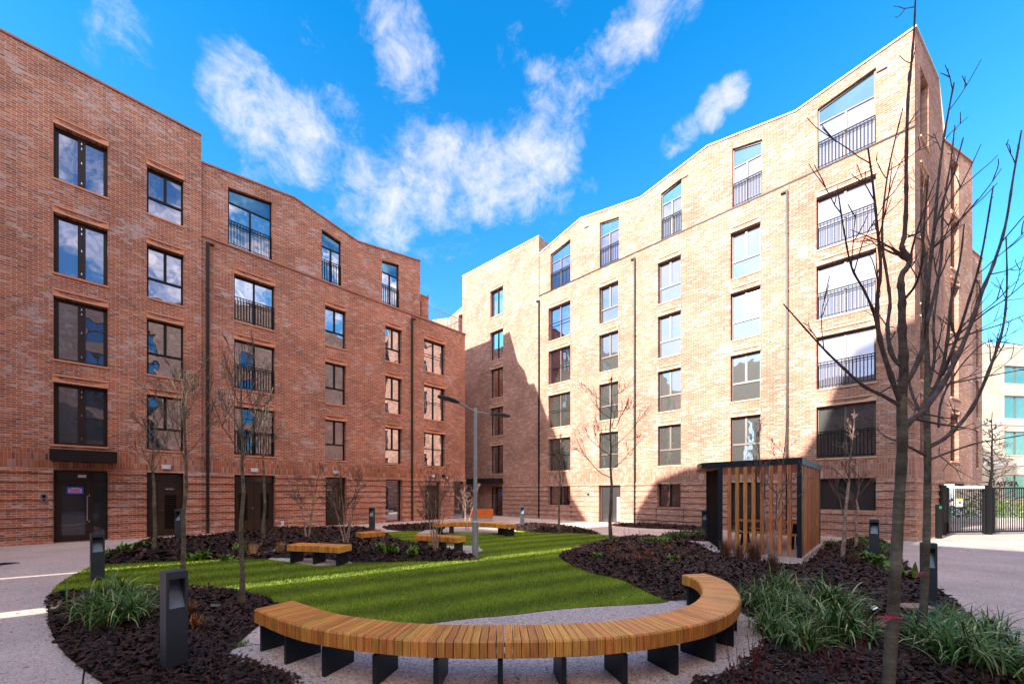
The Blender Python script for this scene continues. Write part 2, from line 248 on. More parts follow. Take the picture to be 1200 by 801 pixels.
# ------------------------------------------------------------------ mesh helper
class MB:
    def __init__(s): s.v = []; s.f = []; s.uv = []; s.m = []
    def face(s, pts, uvs=None, m=0):
        i = len(s.v); s.v += [tuple(p) for p in pts]; s.f.append(tuple(range(i, i+len(pts))))
        s.uv += uvs if uvs else [(0, 0)]*len(pts); s.m.append(m)
    def hexa(s, P, m=0, uvd=None):           # 8 corners: bottom 0-3 ccw, top 4-7; shared verts so one island
        i = len(s.v); s.v += [tuple(p) for p in P]
        L = [(Vector(P[1])-Vector(P[0])).length, (Vector(P[3])-Vector(P[0])).length, (Vector(P[4])-Vector(P[0])).length]
        for q, (a, b) in (((3,2,1,0),(0,1)), ((4,5,6,7),(0,1)), ((0,1,5,4),(0,2)), ((1,2,6,5),(1,2)), ((2,3,7,6),(0,2)), ((3,0,4,7),(1,2))):
            s.f.append(tuple(i+k for k in q)); s.uv += [(0, 0), (L[a], 0), (L[a], L[b]), (0, L[b])]; s.m.append(m)
    def box(s, x0, x1, y0, y1, z0, z1, m=0):
        s.hexa([(x0,y0,z0),(x1,y0,z0),(x1,y1,z0),(x0,y1,z0),(x0,y0,z1),(x1,y0,z1),(x1,y1,z1),(x0,y1,z1)], m)
    def tube(s, pts, rad, sides=6, m=0, cap=True):
        pts = [Vector(p) for p in pts]; n = len(pts)
        if n < 2: return
        i0 = len(s.v); t = (pts[1]-pts[0]).normalized(); a = t.orthogonal().normalized()
        for k in range(n):
            tt = (pts[min(k+1, n-1)]-pts[max(k-1, 0)]).normalized(); a = (a-tt*a.dot(tt)).normalized(); b = tt.cross(a)
            r = rad[k] if hasattr(rad, '__len__') else rad
            for j in range(sides):
                an = 2*math.pi*j/sides; s.v.append(tuple(pts[k]+a*math.cos(an)*r+b*math.sin(an)*r))
        for k in range(n-1):
            for j in range(sides):
                j2 = (j+1) % sides; s.f.append((i0+k*sides+j, i0+k*sides+j2, i0+(k+1)*sides+j2, i0+(k+1)*sides+j)); s.uv += [(0,0),(1,0),(1,1),(0,1)]; s.m.append(m)
        if cap:
            s.f.append(tuple(i0+j for j in range(sides))[::-1]); s.uv += [(0,0)]*sides; s.m.append(m)
            s.f.append(tuple(i0+(n-1)*sides+j for j in range(sides))); s.uv += [(0,0)]*sides; s.m.append(m)
    def build(s, name, mats, parent=None, smooth=False):
        if isinstance(mats, str): mats = [mats]
        me = bpy.data.meshes.new(name); me.from_pydata(s.v, [], s.f)
        l = me.uv_layers.new(name='UVMap'); l.data.foreach_set('uv', [c for u in s.uv for c in u])
        for k in mats: me.materials.append(M[k])
        me.polygons.foreach_set('material_index', s.m)
        if smooth: me.polygons.foreach_set('use_smooth', [True]*len(s.f))
        me.update(); o = bpy.data.objects.new(name, me); COL.objects.link(o)
        if parent: o.parent = parent
        return o
def tag(o, label=None, cat=None, group=None, kind=None):
    if label: o['label'] = label
    if cat: o['category'] = cat
    if group: o['group'] = group
    if kind: o['kind'] = kind
    return o
def thing(name, label, cat, group=None, loc=(0,0,0)):
    o = bpy.data.objects.new(name, None); COL.objects.link(o); o.location = loc; o.empty_display_size = .2; return tag(o, label, cat, group)
def rebase(o, loc):
    """put a top-level mesh's origin at its base"""
    o.data.transform(Matrix.Translation(-Vector(loc))); o.location = loc; return o

def gp(px, py, z=0.):
    d = F*(H-z)/(py-HY); return Vector(((px-CX)/F*d, d, z))
class Fr:                                     # a wall frame: s along, n outwards, z up
    def __init__(s, o, u, n): s.o = Vector((o[0], o[1], 0)); s.u = Vector((u[0], u[1], 0)).normalized(); s.n = Vector((n[0], n[1], 0)).normalized()
    def P(s, a, n, z): p = s.o+s.u*a+s.n*n; return Vector((p.x, p.y, z))
    def s_at(s, px, n=0):
        k = (px-CX)/F; o = s.o+s.n*n; return (k*o.y-o.x)/(s.u.x-k*s.u.y)
    def z_at(s, px, py, n=0):
        p = s.P(s.s_at(px, n), n, 0); return H+(HY-py)*p.y/F
    def box(s, mb, a0, a1, n0, n1, z0, z1, m=0, zt=None):
        t0, t1 = zt if zt else (z1, z1)
        q = [s.P(a0,n0,z0), s.P(a1,n0,z0), s.P(a1,n1,z0), s.P(a0,n1,z0), s.P(a0,n0,t0), s.P(a1,n0,t1), s.P(a1,n1,t1), s.P(a0,n1,t0)]
        mb.hexa(q, m)
_uL = Vector((.6911, .7227)).normalized(); _uR = Vector((-.7227, .6911)).normalized()
pL = gp(0, 640); pR = gp(1072, 634)
FL = Fr(pL, _uL, (_uL.y, -_uL.x)); FR = Fr(pR, _uR, (-_uR.y, _uR.x))

def interp(prof, s):
    if s <= prof[0][0]: return prof[0][1]
    for (a, za), (b, zb) in zip(prof, prof[1:]):
        if s <= b: return za+(zb-za)*(s-a)/(b-a) if b > a else zb
    return prof[-1][1]
BAND = .30
def wall(mb, fr, s0, s1, zb, prof, holes=(), n=0., depth=.27, bands=None, soldier=None, dent=.06):
    """brick wall with reveals; prof = roofline [(s,z)...] or a number; holes (s0,s1,z0,z1) or (s0,s1,z0,(zt0,zt1)); mats 0 brick 1 soldier"""
    if not isinstance(prof, (list, tuple)): prof = [(s0, prof), (s1, prof)]
    br = {s0, s1}
    for p in prof:
        if s0 < p[0] < s1: br.add(p[0])
    for h in holes: br.add(h[0]); br.add(h[1])
    br = sorted(b for b in br if s0 <= b <= s1)
    zs = bands if bands else None
    def htop(h, s):
        if isinstance(h[3], tuple): return h[3][0]+(h[3][1]-h[3][0])*(s-h[0])/(h[1]-h[0])
        return h[3]
    def quad(a, b, za0, zb0, za1, zb1, na0, na1, m):
        mb.face([fr.P(a,na0,za0), fr.P(b,na0,zb0), fr.P(b,na1,zb1), fr.P(a,na1,za1)], [(a,za0),(b,zb0),(b,zb1),(a,za1)], m)
    for a, b in zip(br, br[1:]):
        if b-a < 1e-5: continue
        mid = (a+b)/2; hs = sorted([h for h in holes if h[0] <= mid <= h[1]], key=lambda h: h[2])
        la = lb = zb
        spans = []
        for h in hs: spans.append((la, lb, h[2], h[2])); la, lb = htop(h, a), htop(h, b)
        spans.append((la, lb, interp(prof, a+1e-6), interp(prof, b-1e-6)))
        for za0, zb0, za1, zb1 in spans:
            if max(za1-za0, zb1-zb0) < 1e-4: continue
            z0 = za0
            if bands and za0 < bands-1e-4:                      # stepped courses of the ground storey
                z = za0; top = min(bands, za1)
                while z < top-1e-4:
                    zn = min(top, (math.floor(z/BAND+1e-4)+1)*BAND); f0 = (z/BAND) % 1; f0 = 0 if f0 > .999 else f0
                    o0 = n+dent*(1-f0); o1 = n+dent*(1-((zn-1e-6)/BAND) % 1)
                    mb.face([fr.P(a,o0,z), fr.P(b,o0,z), fr.P(b,o1,zn), fr.P(a,o1,zn)], [(a,z),(b,z),(b,zn),(a,zn)], 0)
                    mb.face([fr.P(a,n,z), fr.P(b,n,z), fr.P(b,o0,z), fr.P(a,o0,z)], [(a,0),(b,0),(b,.03),(a,.03)], 0)
                    for e in (a, b): mb.face([fr.P(e,n,z), fr.P(e,o0,z), fr.P(e,o1,zn), fr.P(e,n,zn)], [(0,z),(.03,z),(.03,zn),(0,zn)], 0)
                    z = zn
                if za1 <= bands+1e-4: continue
                za0 = zb0 = bands
            if soldier and za0 < soldier[1]-1e-4 and za1 > soldier[0]+1e-4:
                if za0 < soldier[0]-1e-4: quad(a, b, za0, zb0, soldier[0], soldier[0], n, n, 0); za0 = zb0 = soldier[0]
                t = min(soldier[1], za1); quad(a, b, za0, zb0, t, t, n, n, 1)
                if za1 <= soldier[1]+1e-4: continue
                za0 = zb0 = soldier[1]
            quad(a, b, za0, zb0, za1, zb1, n, n, 0)
    for h in holes:
        a, b, z0 = h[0], h[1], h[2]; ta, tb = htop(h, a), htop(h, b)
        no = n+(dent if bands and z0 < bands-.3 else 0)
        for e, t in ((a, ta), (b, tb)):
            mb.face([fr.P(e,no,z0), fr.P(e,n-depth,z0), fr.P(e,n-depth,t), fr.P(e,no,t)], [(e,z0),(e+depth,z0),(e+depth,t),(e,t)], 0)
        mb.face([fr.P(a,no,z0), fr.P(b,no,z0), fr.P(b,n-depth,z0), fr.P(a,n-depth,z0)], [(a,0),(b,0),(b,depth),(a,depth)], 0)
        mb.face([fr.P(a,no,ta), fr.P(b,no,tb), fr.P(b,n-depth,tb), fr.P(a,n-depth,ta)], [(a,0),(b,0),(b,depth),(a,depth)], 1 if len(h) < 5 else 0)

def lintel(fr, b, s0, s1, zt, mat, parent, n=0):
    mb = MB(); e = .03; a0, a1 = s0-e, s1+e; K = 10
    hz = .25; fil = .05
    fr.box(mb, a0, a1, n-.09, n+.045, zt+hz-fil, zt+hz)          # top fillet, proud
    for k in range(K):                                           # hollow face below it
        x0, x1 = a0+(a1-a0)*k/K, a0+(a1-a0)*(k+1)/K
        f = lambda x: n+.035-.11*(1-(2*(x-a0)/(a1-a0)-1)**2)
        q = lambda x, z, nn: fr.P(x, nn, z)
        mb.face([q(x0,zt+.002,n+.03), q(x1,zt+.002,n+.03), q(x1,zt+hz-fil,f(x1)), q(x0,zt+hz-fil,f(x0))])
        mb.face([q(x0,zt+.002,n-.09), q(x1,zt+.002,n-.09), q(x1,zt+.002,n+.03), q(x0,zt+.002,n+.03)])
    return mb.build('lintel', mat, parent)

def window(fr, b, s0, s1, z0, z1, style, mats, n=0., lint=True, zt=None, rail=None, pane='glass', depth=.19):
    """mats = (frame, precast, coping)"""
    fm, pc = mats; g = .004; a0, a1 = s0+g, s1-g; f0, f1 = n-depth-.07, n-depth; w = .055
    mb = MB(); zr = z1
    if zt: zr = min(zt)-.55; ztt = (zt[0]-g, zt[1]-g)
    fr.box(mb, a0, a0+w, f0, f1, z0+g, z1 if not zt else zr+.01, 0, None if not zt else (ztt[0], ztt[0]+(ztt[1]-ztt[0])*w/(a1-a0)))
    fr.box(mb, a1-w, a1, f0, f1, z0+g, z1, 0, None if not zt else (ztt[1]-(ztt[1]-ztt[0])*w/(a1-a0), ztt[1]))
    fr.box(mb, a0+w, a1-w, f0, f1, z0+g, z0+w)
    top = (zr if zt else z1-g)
    fr.box(mb, a0+w, a1-w, f0, f1, top-w, top)
    if zt:
        q = [fr.P(a0+w,f0,ztt[0]-w), fr.P(a1-w,f0,ztt[1]-w), fr.P(a1-w,f1,ztt[1]-w), fr.P(a0+w,f1,ztt[0]-w), fr.P(a0+w,f0,ztt[0]), fr.P(a1-w,f0,ztt[1]), fr.P(a1-w,f1,ztt[1]), fr.P(a0+w,f1,ztt[0])]; mb.hexa(q)
    c = (a0+a1)/2; hz = z0+(top-z0)*.40
    if style == 'tee':
        fr.box(mb, a0+w, a1-w, f0, f1+.006, hz-.04, hz+.04); fr.box(mb, c-.045, c+.045, f0, f1+.003, hz+.04, top-w)
    elif style in ('french', 'pair'):
        ww = .035 if style == 'french' else .095
        fr.box(mb, c-ww, c+ww, f0, f1+.012, z0+w, top-w)
        if style == 'pair':
            for x in (a0+w, a1-w-.05): fr.box(mb, x, x+.05, f0, f1-.01, z0+w, top-w)
            for zz in (z0+.22, (z0+top)/2, top-.42, top-.25): fr.box(mb, c-.012, c+.012, f1+.012, f1+.03, zz, zz+.07, 1)
            for x0_, x1_ in ((a0+w, c-ww), (c+ww, a1-w)):
                fr.box(mb, x0_, x1_, f0, f1-.01, z0+w, z0+w+.05); fr.box(mb, x0_, x1_, f0, f1-.01, top-w-.05, top-w)
    elif style == 'tall':
        hz = z0+.55; fr.box(mb, a0+w, a1-w, f0, f1+.006, hz-.03, hz+.03)
    fo = mb.build('window', [fm, 'steel'], b)
    pb = MB(); pz = f0+.03
    if zt: pts = [fr.P(a0,pz,z0+g), fr.P(a1,pz,z0+g), fr.P(a1,pz,top), fr.P(a0,pz,top)]
    else: pts = [fr.P(a0,pz,z0+g), fr.P(a1,pz,z0+g), fr.P(a1,pz,z1-g), fr.P(a0,pz,z1-g)]
    pb.face(pts); pb.build('pane', pane, fo)
    if zt:
        pb = MB(); pb.face([fr.P(a0,pz,top), fr.P(a1,pz,top), fr.P(a1,pz,ztt[1]-.01), fr.P(a0,pz,ztt[0]-.01)]); pb.build('spandrel', 'glass_teal', fo)
    if lint: lintel(fr, b, s0, s1, z1, pc, fo, n)
    if not zt:
        sb = MB(); fr.box(sb, s0-.03, s1+.03, n-.10, n+.04, z0-.055, z0+.006); sb.build('sill', pc, fo)
    if rail:
        rb = MB(); r0, r1 = s0+.02, s1-.02; nn = n-.035; rt = z0+1.08 if not zt else z0+1.1
        fr.box(rb, r0, r1, nn-.02, nn+.02, rt-.03, rt)
        if rail == 'bars':
            fr.box(rb, r0, r1, nn-.014, nn+.014, z0+.09, z0+.115); fr.box(rb, r0, r1, nn-.012, nn+.012, rt-.11, rt-.09)
            k = max(4, int((r1-r0)/.105))
            for i in range(k+1):
                x = r0+(r1-r0)*i/k; fr.box(rb, x-.011, x+.011, nn-.011, nn+.011, z0+.09, rt-.03)
        rb.build('railing', 'black_metal', fo)
    return fo
def coping(fr, b, prof, n, mat, thick=.07, proj=.05, deep=.4):
    mb = MB()
    for (a, za), (c, zc) in zip(prof, prof[1:]):
        if c-a < 1e-3: continue
        q = [fr.P(a,n-deep,za), fr.P(c,n-deep,zc), fr.P(c,n+proj,zc), fr.P(a,n+proj,za), fr.P(a,n-deep,za+thick), fr.P(c,n-deep,zc+thick), fr.P(c,n+proj,zc+thick), fr.P(a,n+proj,za+thick)]
        mb.hexa(q)
    return mb.build('coping', mat, b)
def downpipe(fr, b, s, z0, z1, n, mat):
    mb = MB(); hw = .05 if mat == 'frame_brown' else .032; fr.box(mb, s-hw, s+hw, n+.02, n+.11, z0, z1)
    fr.box(mb, s-hw, s+.22, n+.02, n+.11, z1, z1+.07)
    z = z0+.5
    while z < z1: fr.box(mb, s-hw-.015, s+hw+.015, n+.015, n+.118, z, z+.05); z += 2.4
    return mb.build('drainpipe', mat, b)

# ================================================================== left building
B1 = thing('brick_building', 'long shaded red brick block on the left with a canopied entrance door', 'building', loc=pL)
B1.location = (0, 0, 0)
w = MB()
rows = [(3.37,5.50),(6.27,8.43),(9.22,11.28)]
cA, cB, cC, cD, cE, cF = (1.11,2.39),(3.43,4.51),(6.21,7.77),(10.03,11.09),(13.32,14.37),(15.9,17.48)
MR = ('frame_brown', 'precast_red'); MD = ('frame_dark', 'precast_red')
A_TOP = 16.47; B_PROF = [(5.08,15.42),(8.61,15.88),(11.75,15.23),(15.66,15.86)]
A_PROF = [(-16,16.5),(-10,15.5),(-4,16.8),(-1,A_TOP),(5.08,A_TOP)]
hA = []; hAr = [r for r in rows]+[(12.43,14.3)]
extra = [(-2.2,-.95),(-5.2,-3.9),(-8.6,-7.4),(-12,-10.8)]
for c in (cA, cB, *extra): hA += [(c[0],c[1],z0,z1) for z0, z1 in hAr]
hA += [(cA[0],cA[1],.02,2.50),(cB[0],cB[1],.02,2.50)]
wall(w, FL, -16, 5.08, 0, A_PROF, hA, n=.05, bands=2.55, soldier=(2.55,3.16))
hB = []
for c in (cC, cD, cE, cF): hB += [(c[0],c[1],z0,z1-(.06 if c is not cC else 0)) for z0, z1 in rows]
hB += [(cC[0],cC[1],.02,2.50),(cD[0],cD[1],.02,2.5),(cE[0],cE[1],.05,2.46),(15.95,17.1,.02,2.44),(18.2,19.14,.0,2.46)]
wall(w, FL, 5.08, 19.14, 0, 12.38, hB, n=0., bands=2.55, soldier=(2.55,3.16))
NT = -.05
tops = [(6.0,7.67,(14.95,15.18)),(9.88,10.86,(15.02,14.82)),(13.14,14.22,(14.86,15.04))]
wall(w, FL, 5.08, 15.66, 12.38, B_PROF, [(a,c,12.46,t) for a, c, t in tops], n=NT)
# A's flank above B, end wall, set-back penthouse end, terrace parapet and rear
def plainwall(mb, p, q, z0, z1, m=0, u0=0):
    l = (Vector(q)-Vector(p)).length; mb.face([(p[0],p[1],z0),(q[0],q[1],z0),(q[0],q[1],z1),(p[0],p[1],z1)], [(u0,z0),(u0+l,z0),(u0+l,z1),(u0,z1)], m)
P2 = lambda fr, s, n: fr.P(s, n, 0)[:2]
plainwall(w, P2(FL,5.08,.05), P2(FL,5.08,-12), 0, A_TOP)
plainwall(w, P2(FL,19.14,0), P2(FL,19.14,-12), 2.46, 12.28)
plainwall(w, P2(FL,19.14,-1.6), P2(FL,19.14,-12), 0, 2.46)
plainwall(w, P2(FL,15.66,NT), P2(FL,15.66,-9), 12.3, 15.86)
plainwall(w, P2(FL,16.9,-1.0), P2(FL,16.9,-9), 12.3, 14.6)
wall(w, FL, 15.66, 16.9, 12.3, 14.35, [(15.9,16.35,12.4,14.0)], n=-1.0)
plainwall(w, P2(FL,-16,-12), P2(FL,5.08,-12), 0, 15.4); plainwall(w, P2(FL,5.08,-12), P2(FL,19.14,-12), 0, 12.28); plainwall(w, P2(FL,-16,.05), P2(FL,-16,-12), 0, 16.5)
# undercroft at the far corner
plainwall(w, P2(FL,18.2,0), P2(FL,18.2,-1.6), 0, 2.46); plainwall(w, P2(FL,18.2,-1.6), P2(FL,19.14,-1.6), 0, 2.46)
w.face([FL.P(18.2,0,2.46), FL.P(19.14,0,2.46), FL.P(19.14,-1.6,2.46), FL.P(18.2,-1.6,2.46)], m=1)
w.build('wall', ['brick_red','soldier_red'], B1)
rf = MB()
for (a, za), (c, zc) in list(zip(B_PROF, B_PROF[1:])): rf.face([FL.P(a,NT-.3,za-.12), FL.P(c,NT-.3,zc-.12), FL.P(c,-9,zc-.6), FL.P(a,-9,za-.6)])
for (a, za), (c, zc) in list(zip(A_PROF, A_PROF[1:])): rf.face([FL.P(a,-.3,za-.12), FL.P(c,-.3,zc-.12), FL.P(c,-12,zc-.5), FL.P(a,-12,za-.5)])
rf.face([FL.P(5.08,-.05,12.3), FL.P(19.14,-.05,12.3), FL.P(19.14,-12,12.3), FL.P(5.08,-12,12.3)])
rf.face([FL.P(15.66,-1,14.3), FL.P(16.9,-1,14.3), FL.P(16.9,-9,14.3), FL.P(15.66,-9,14.3)])
rf.build('roof', 'roofing', B1)
coping(FL, B1, A_PROF, .05, 'coping_red'); coping(FL, B1, B_PROF, NT, 'coping_red', deep=.35); coping(FL, B1, [(15.66,14.35),(16.93,14.35)], -1.0, 'coping_red')
sc = MB(); FL.box(sc, 5.08, 15.66, -.12, .06, 12.36, 12.44); FL.box(sc, 15.66, 19.2, -.35, .06, 12.36, 12.44); sc.build('string_course', 'coping_red', B1)
for c in (cA, *extra):
    for z0, z1 in hAr: window(FL, B1, c[0], c[1], z0, z1, 'pair', MR, n=.05, pane='glass_sky')
for z0, z1 in hAr: window(FL, B1, cB[0], cB[1], z0, z1, 'tee', MD, n=.05, pane='glass_sky' if z0 > 9 else 'glass')
for z0, z1 in rows: window(FL, B1, cC[0], cC[1], z0, z1, 'french', MD, rail='bars')
for c in (cD, cE):
    for z0, z1 in rows: window(FL, B1, c[0], c[1], z0, z1-.06, 'tee', MD)
for z0, z1 in rows: window(FL, B1, cF[0], cF[1], z0, z1-.06, 'french', MD, rail='thin')
for a, c, t in tops: window(FL, B1, a, c, 12.46, max(t), 'french', MD, n=NT, lint=False, zt=t, rail='bars', depth=.12)
window(FL, B1, 15.9, 16.35, 12.4, 14.0, 'plain', MD, n=-1.0, lint=False)
window(FL, B1, cE[0], cE[1], .05, 2.46, 'tall', MD, lint=False)
for s in (5.28, 15.02): downpipe(FL, B1, s, .05, 12.1, 0, 'frame_brown')
# terrace railing and far undercroft glazing
tr = MB()
for z in (13.4,): FL.box(tr, 16.9, 19.05, -.25, -.22, z, z+.04); FL.box(tr, 19.02, 19.05, -.25, -8, z, z+.04)
for i in range(8): FL.box(tr, 16.95+i*.3, 16.97+i*.3, -.245, -.225, 12.4, 13.4)
for i in range(16): FL.box(tr, 19.025, 19.045, -.5-i*.5, -.48-i*.5, 12.4, 13.4)
tr.build('terrace_railing', 'galvanised', B1)
def door(fr, b, s0, s1, z1, kind, n=0., label=None):
    d0, d1 = n-.24, n-.17; a0, a1 = s0+.005, s1-.005; mb = MB(); w_ = .06; zl = min(2.12, z1-.02)
    fr.box(mb, a0, a0+w_, d0, d1, .02, z1-.005); fr.box(mb, a1-w_, a1, d0, d1, .02, z1-.005); fr.box(mb, a0+w_, a1-w_, d0, d1, z1-w_, z1-.005); fr.box(mb, a0+w_, a1-w_, d0, d1, zl, zl+.05)
    fo = mb.build('door', 'frame_brown', b)
    if label: fo['label'] = label
    lf = MB(); hd = MB()
    if kind == 'glazed':
        m = a0+w_+(a1-a0)*.60
        fr.box(lf, m, m+.10, d0, d1+.005, .02, z1-w_)
        for x0, x1 in ((a0+w_, a0+w_+.1), (m-.1, m)): fr.box(lf, x0, x1, d0+.01, d1+.012, .03, zl)
        fr.box(lf, a0+w_+.1, m-.1, d0+.01, d1+.012, .03, .22); fr.box(lf, a0+w_+.1, m-.1, d0+.01, d1+.012, zl-.1, zl)
        lf.build('door_leaf', 'frame_brown', fo)
        gm = MB(); gm.face([fr.P(a0+w_,d0+.03,.02), fr.P(a1-w_,d0+.03,.02), fr.P(a1-w_,d0+.03,z1-w_), fr.P(a0+w_,d0+.03,z1-w_)]); gm.build('door_glass', 'glass_dark', fo)
        fr.box(hd, m-.065, m-.035, d1+.05, d1+.08, .72, 1.62); fr.box(hd, m-.06, m-.04, d1, d1+.05, .78, .80); fr.box(hd, m-.06, m-.04, d1, d1+.05, 1.54, 1.56); fr.box(hd, m-.02, m+.005, d1+.013, d1+.03, 1.58, 1.66); fr.box(hd, m-.02, m+.005, d1+.013, d1+.03, .66, .74)
        hd.build('door_handle', 'steel', fo); return fo
    if kind == 'louvre':
        m0 = a0+(a1-a0)*.28; fr.box(lf, a0+w_, m0, d0+.01, d1-.01, .03, zl); fr.box(lf, m0+.01, a1-w_, d0+.01, d1, .03, zl); lf.build('door_leaf', 'door_brown', fo)
        lv = MB(); x0, x1 = m0+.22, a1-w_-.14
        for i in range(18):
            z = .3+i*.075; fr.box(lv, x0, x1, d1+.002, d1+.022, z, z+.045)
        lv.build('louvre_panel', 'louvre', fo)
        fr.box(hd, m0+.05, m0+.2, d1+.04, d1+.06, 1.0, 1.03); fr.box(hd, m0+.05, m0+.08, d1, d1+.04, 1.0, 1.03); hd.build('door_handle', 'steel', fo)
    elif kind == 'double':
        m = (a0+a1)/2; fr.box(lf, a0+w_, m-.006, d0+.01, d1, .03, zl); fr.box(lf, m+.006, a1-w_, d0+.01, d1, .03, zl); lf.build('door_leaf', 'door_brown', fo)
        lv = MB()
        for x0, x1 in ((a0+.2, m-.25), (m+.25, a1-.2)):
            for i in range(15): fr.box(lv, x0, x1, d1+.002, d1+.02, .5+i*.08, .5+i*.08+.05)
        lv.build('louvre_panel', 'louvre', fo)
        fr.box(hd, m-.16, m-.03, d1+.04, d1+.06, 1.0, 1.03); fr.box(hd, m-.06, m-.03, d1, d1+.04, .9, 1.06); hd.build('door_handle', 'steel', fo)
    else:
        fr.box(lf, a0+w_, a1-w_, d0+.01, d1, .03, zl); lf.build('door_leaf', 'door_brown', fo)
        g = MB(); fr.box(g, a0+w_+.08, a0+w_+.36, d1+.001, d1+.008, .35, 1.75); g.build('vision_panel', 'glass_dark', fo)
        fr.box(hd, a1-.30, a1-.27, d1+.05, d1+.08, .95, 1.5); fr.box(hd, a1-.30, a1-.27, d1, d1+.05, .97, 1.0); fr.box(hd, a1-.30, a1-.27, d1, d1+.05, 1.45, 1.48); hd.build('door_handle', 'steel', fo)
    if z1-zl > .1:
        tp = MB(); fr.box(tp, a0+w_, a1-w_, d0+.01, d0+.04, zl+.05, z1-w_); tp.build('transom_panel', 'glass_dark', fo)
    return fo
d1_ = door(FL, B1, cA[0], cA[1], 2.50, 'glazed', .05)
door(FL, B1, cB[0], cB[1], 2.50, 'louvre', .05); door(FL, B1, cC[0], cC[1], 2.50, 'double'); door(FL, B1, cD[0], cD[1], 2.5, 'single'); door(FL, B1, 15.95, 17.1, 2.44, 'single')
door(Fr(FL.P(0,-1.3,0), FL.u, FL.n), B1, 18.25, 19.1, 2.4, 'glazed')
def text(body, size, mat, M4, parent, name, ext=.004, align='CENTER'):
    cu = bpy.data.curves.new(name, 'FONT'); cu.body = body; cu.size = size; cu.extrude = ext; cu.align_x = align; cu.align_y = 'CENTER'
    o = bpy.data.objects.new(name, cu); COL.objects.link(o); dg = bpy.context.evaluated_depsgraph_get(); me = bpy.data.meshes.new_from_object(o.evaluated_get(dg))
    bpy.data.objects.remove(o); bpy.data.curves.remove(cu); me.transform(M4); me.materials.clear(); me.materials.append(M[mat]); o = bpy.data.objects.new(name, me); COL.objects.link(o); o.parent = parent; return o
def wallM(fr, s, n, z, flip=False):
    x = -fr.u if flip else fr.u; p = fr.P(s, n, z); return Matrix(((x.x, 0, fr.n.x, p.x), (x.y, 0, fr.n.y, p.y), (0, 1, 0, p.z), (0, 0, 0, 1)))
cn = MB(); FL.box(cn, 1.08, 2.62, .06, .92, 2.78, 3.16); cn.build('canopy', 'canopy_metal', B1)
sg = MB(); FL.box(sg, 1.66, 1.86, -.16, -.15, 2.26, 2.36); sg.build('exit_sign', 'white_plastic', B1)
nb = MB(); FL.box(nb, 1.40, 1.80, -.10, -.096, 1.68, 1.93, 0); FL.box(nb, 1.44, 1.76, -.096, -.092, 1.715, 1.875, 1); FL.box(nb, 1.51, 1.69, -.096, -.0925, 1.875, 1.895, 1)
for i in range(4): FL.box(nb, 1.47, 1.73-.03*(i%2), -.092, -.091, 1.735+i*.035, 1.747+i*.035, 2)
nb.build('paper_notice', ['blue_tape','pink_paper','ink'], B1)
ic = MB(); FL.box(ic, .84, .98, .086, .13, 1.42, 1.68, 0); FL.box(ic, .87, .95, .13, .134, 1.55, 1.65, 1); FL.box(ic, .88, .94, .13, .134, 1.45, 1.51, 1); ic.build('intercom', ['steel','black_metal'], B1)
text('METERS', .075, 'white_plastic', wallM(FL, 4.10, -.115, 1.86), B1, 'door_sign', .002)
t1 = MB(); FL.box(t1, 10.1, 10.42, -.168, -.16, 1.84, 1.87); t1.build('door_sign', 'white_plastic', B1)
def bulkhead(fr, b, s, z, n):
    mb = MB(); fr.box(mb, s-.13, s+.13, n, n+.09, z-.07, z+.07, 0); fr.box(mb, s-.15, s+.15, n, n+.05, z+.07, z+.09, 0); mb.build('bulkhead_light', 'white_plastic', b)
bulkhead(FL, B1, 3.98, 2.72, .05); bulkhead(FL, B1, 6.95, 2.72, 0); bulkhead(FL, B1, 10.55, 2.75, 0); bulkhead(FL, B1, 16.5, 2.75, 0)
cc = MB(); FL.box(cc, 17.25, 17.4, 0, .12, 2.68, 2.85); FL.box(cc, 17.55, 17.65, 0, .10, 2.62, 2.72, 1); cc.build('security_camera', ['black_metal','white_plastic'], B1)

# ================================================================== right building
B2 = thing('brick_building', 'tall sunlit buff brick block on the right with zigzag roofline and sharp corner', 'building')
w = MB(); rr = [(3.08,5.15),(5.85,7.95),(8.64,10.80),(11.43,13.56)]
k0, k1, k2, k3, k4, k5 = (20.59,21.95),(14.73,16.45),(11.5,12.71),(8.08,9.25),(4.68,5.86),(1.0,2.75)
ST = 14.63; H_ = []
for c in (k0, k1, k2, k3, k4, k5): H_ += [(c[0],c[1],z0,z1) for z0, z1 in rr]
H_ += [(k0[0],k0[1],14.64,16.62),(k0[0],k0[1],.02,2.12),(k1[0],k1[1],.92,2.13),(k2[0]-.15,k2[1],.02,2.14),(k3[0],k3[1],.98,2.17),(4.5,5.9,.02,2.2),(k5[0],k5[1],1.05,2.28)]
wall(w, FR, 0, 17.25, 0, ST, [h for h in H_ if h[1] < 17.25], bands=2.25, soldier=(2.25,2.95), dent=.06)
wall(w, FR, 17.25, 29.5, 0, [(17.25,18.60),(25.2,18.98),(25.2,14.2),(29.5,14.2)], [h for h in H_ if h[0] > 17.25], bands=2.25, soldier=(2.25,2.95), dent=.06)
D_PROF = [(0,18.16),(3.45,17.52),(6.86,18.18),(10.2,17.49),(14.01,18.21),(17.25,17.45)]
NT2 = -.05
tops = [(14.76,16.32,(17.36,17.05)),(11.48,12.71,(17.12,17.36)),(8.05,9.09,(17.38,17.14)),(4.63,5.8,(17.16,17.44)),(1.0,2.72,(17.55,17.16))]
wall(w, FR, 0, 17.25, ST, D_PROF, [(a,c,ST+.08,t) for a, c, t in tops], n=NT2)
plainwall(w, P2(FR,17.25,0), P2(FR,17.25,-11), ST, 18.6)
plainwall(w, P2(FR,25.2,0), P2(FR,25.2,-11), 14, 18.98)
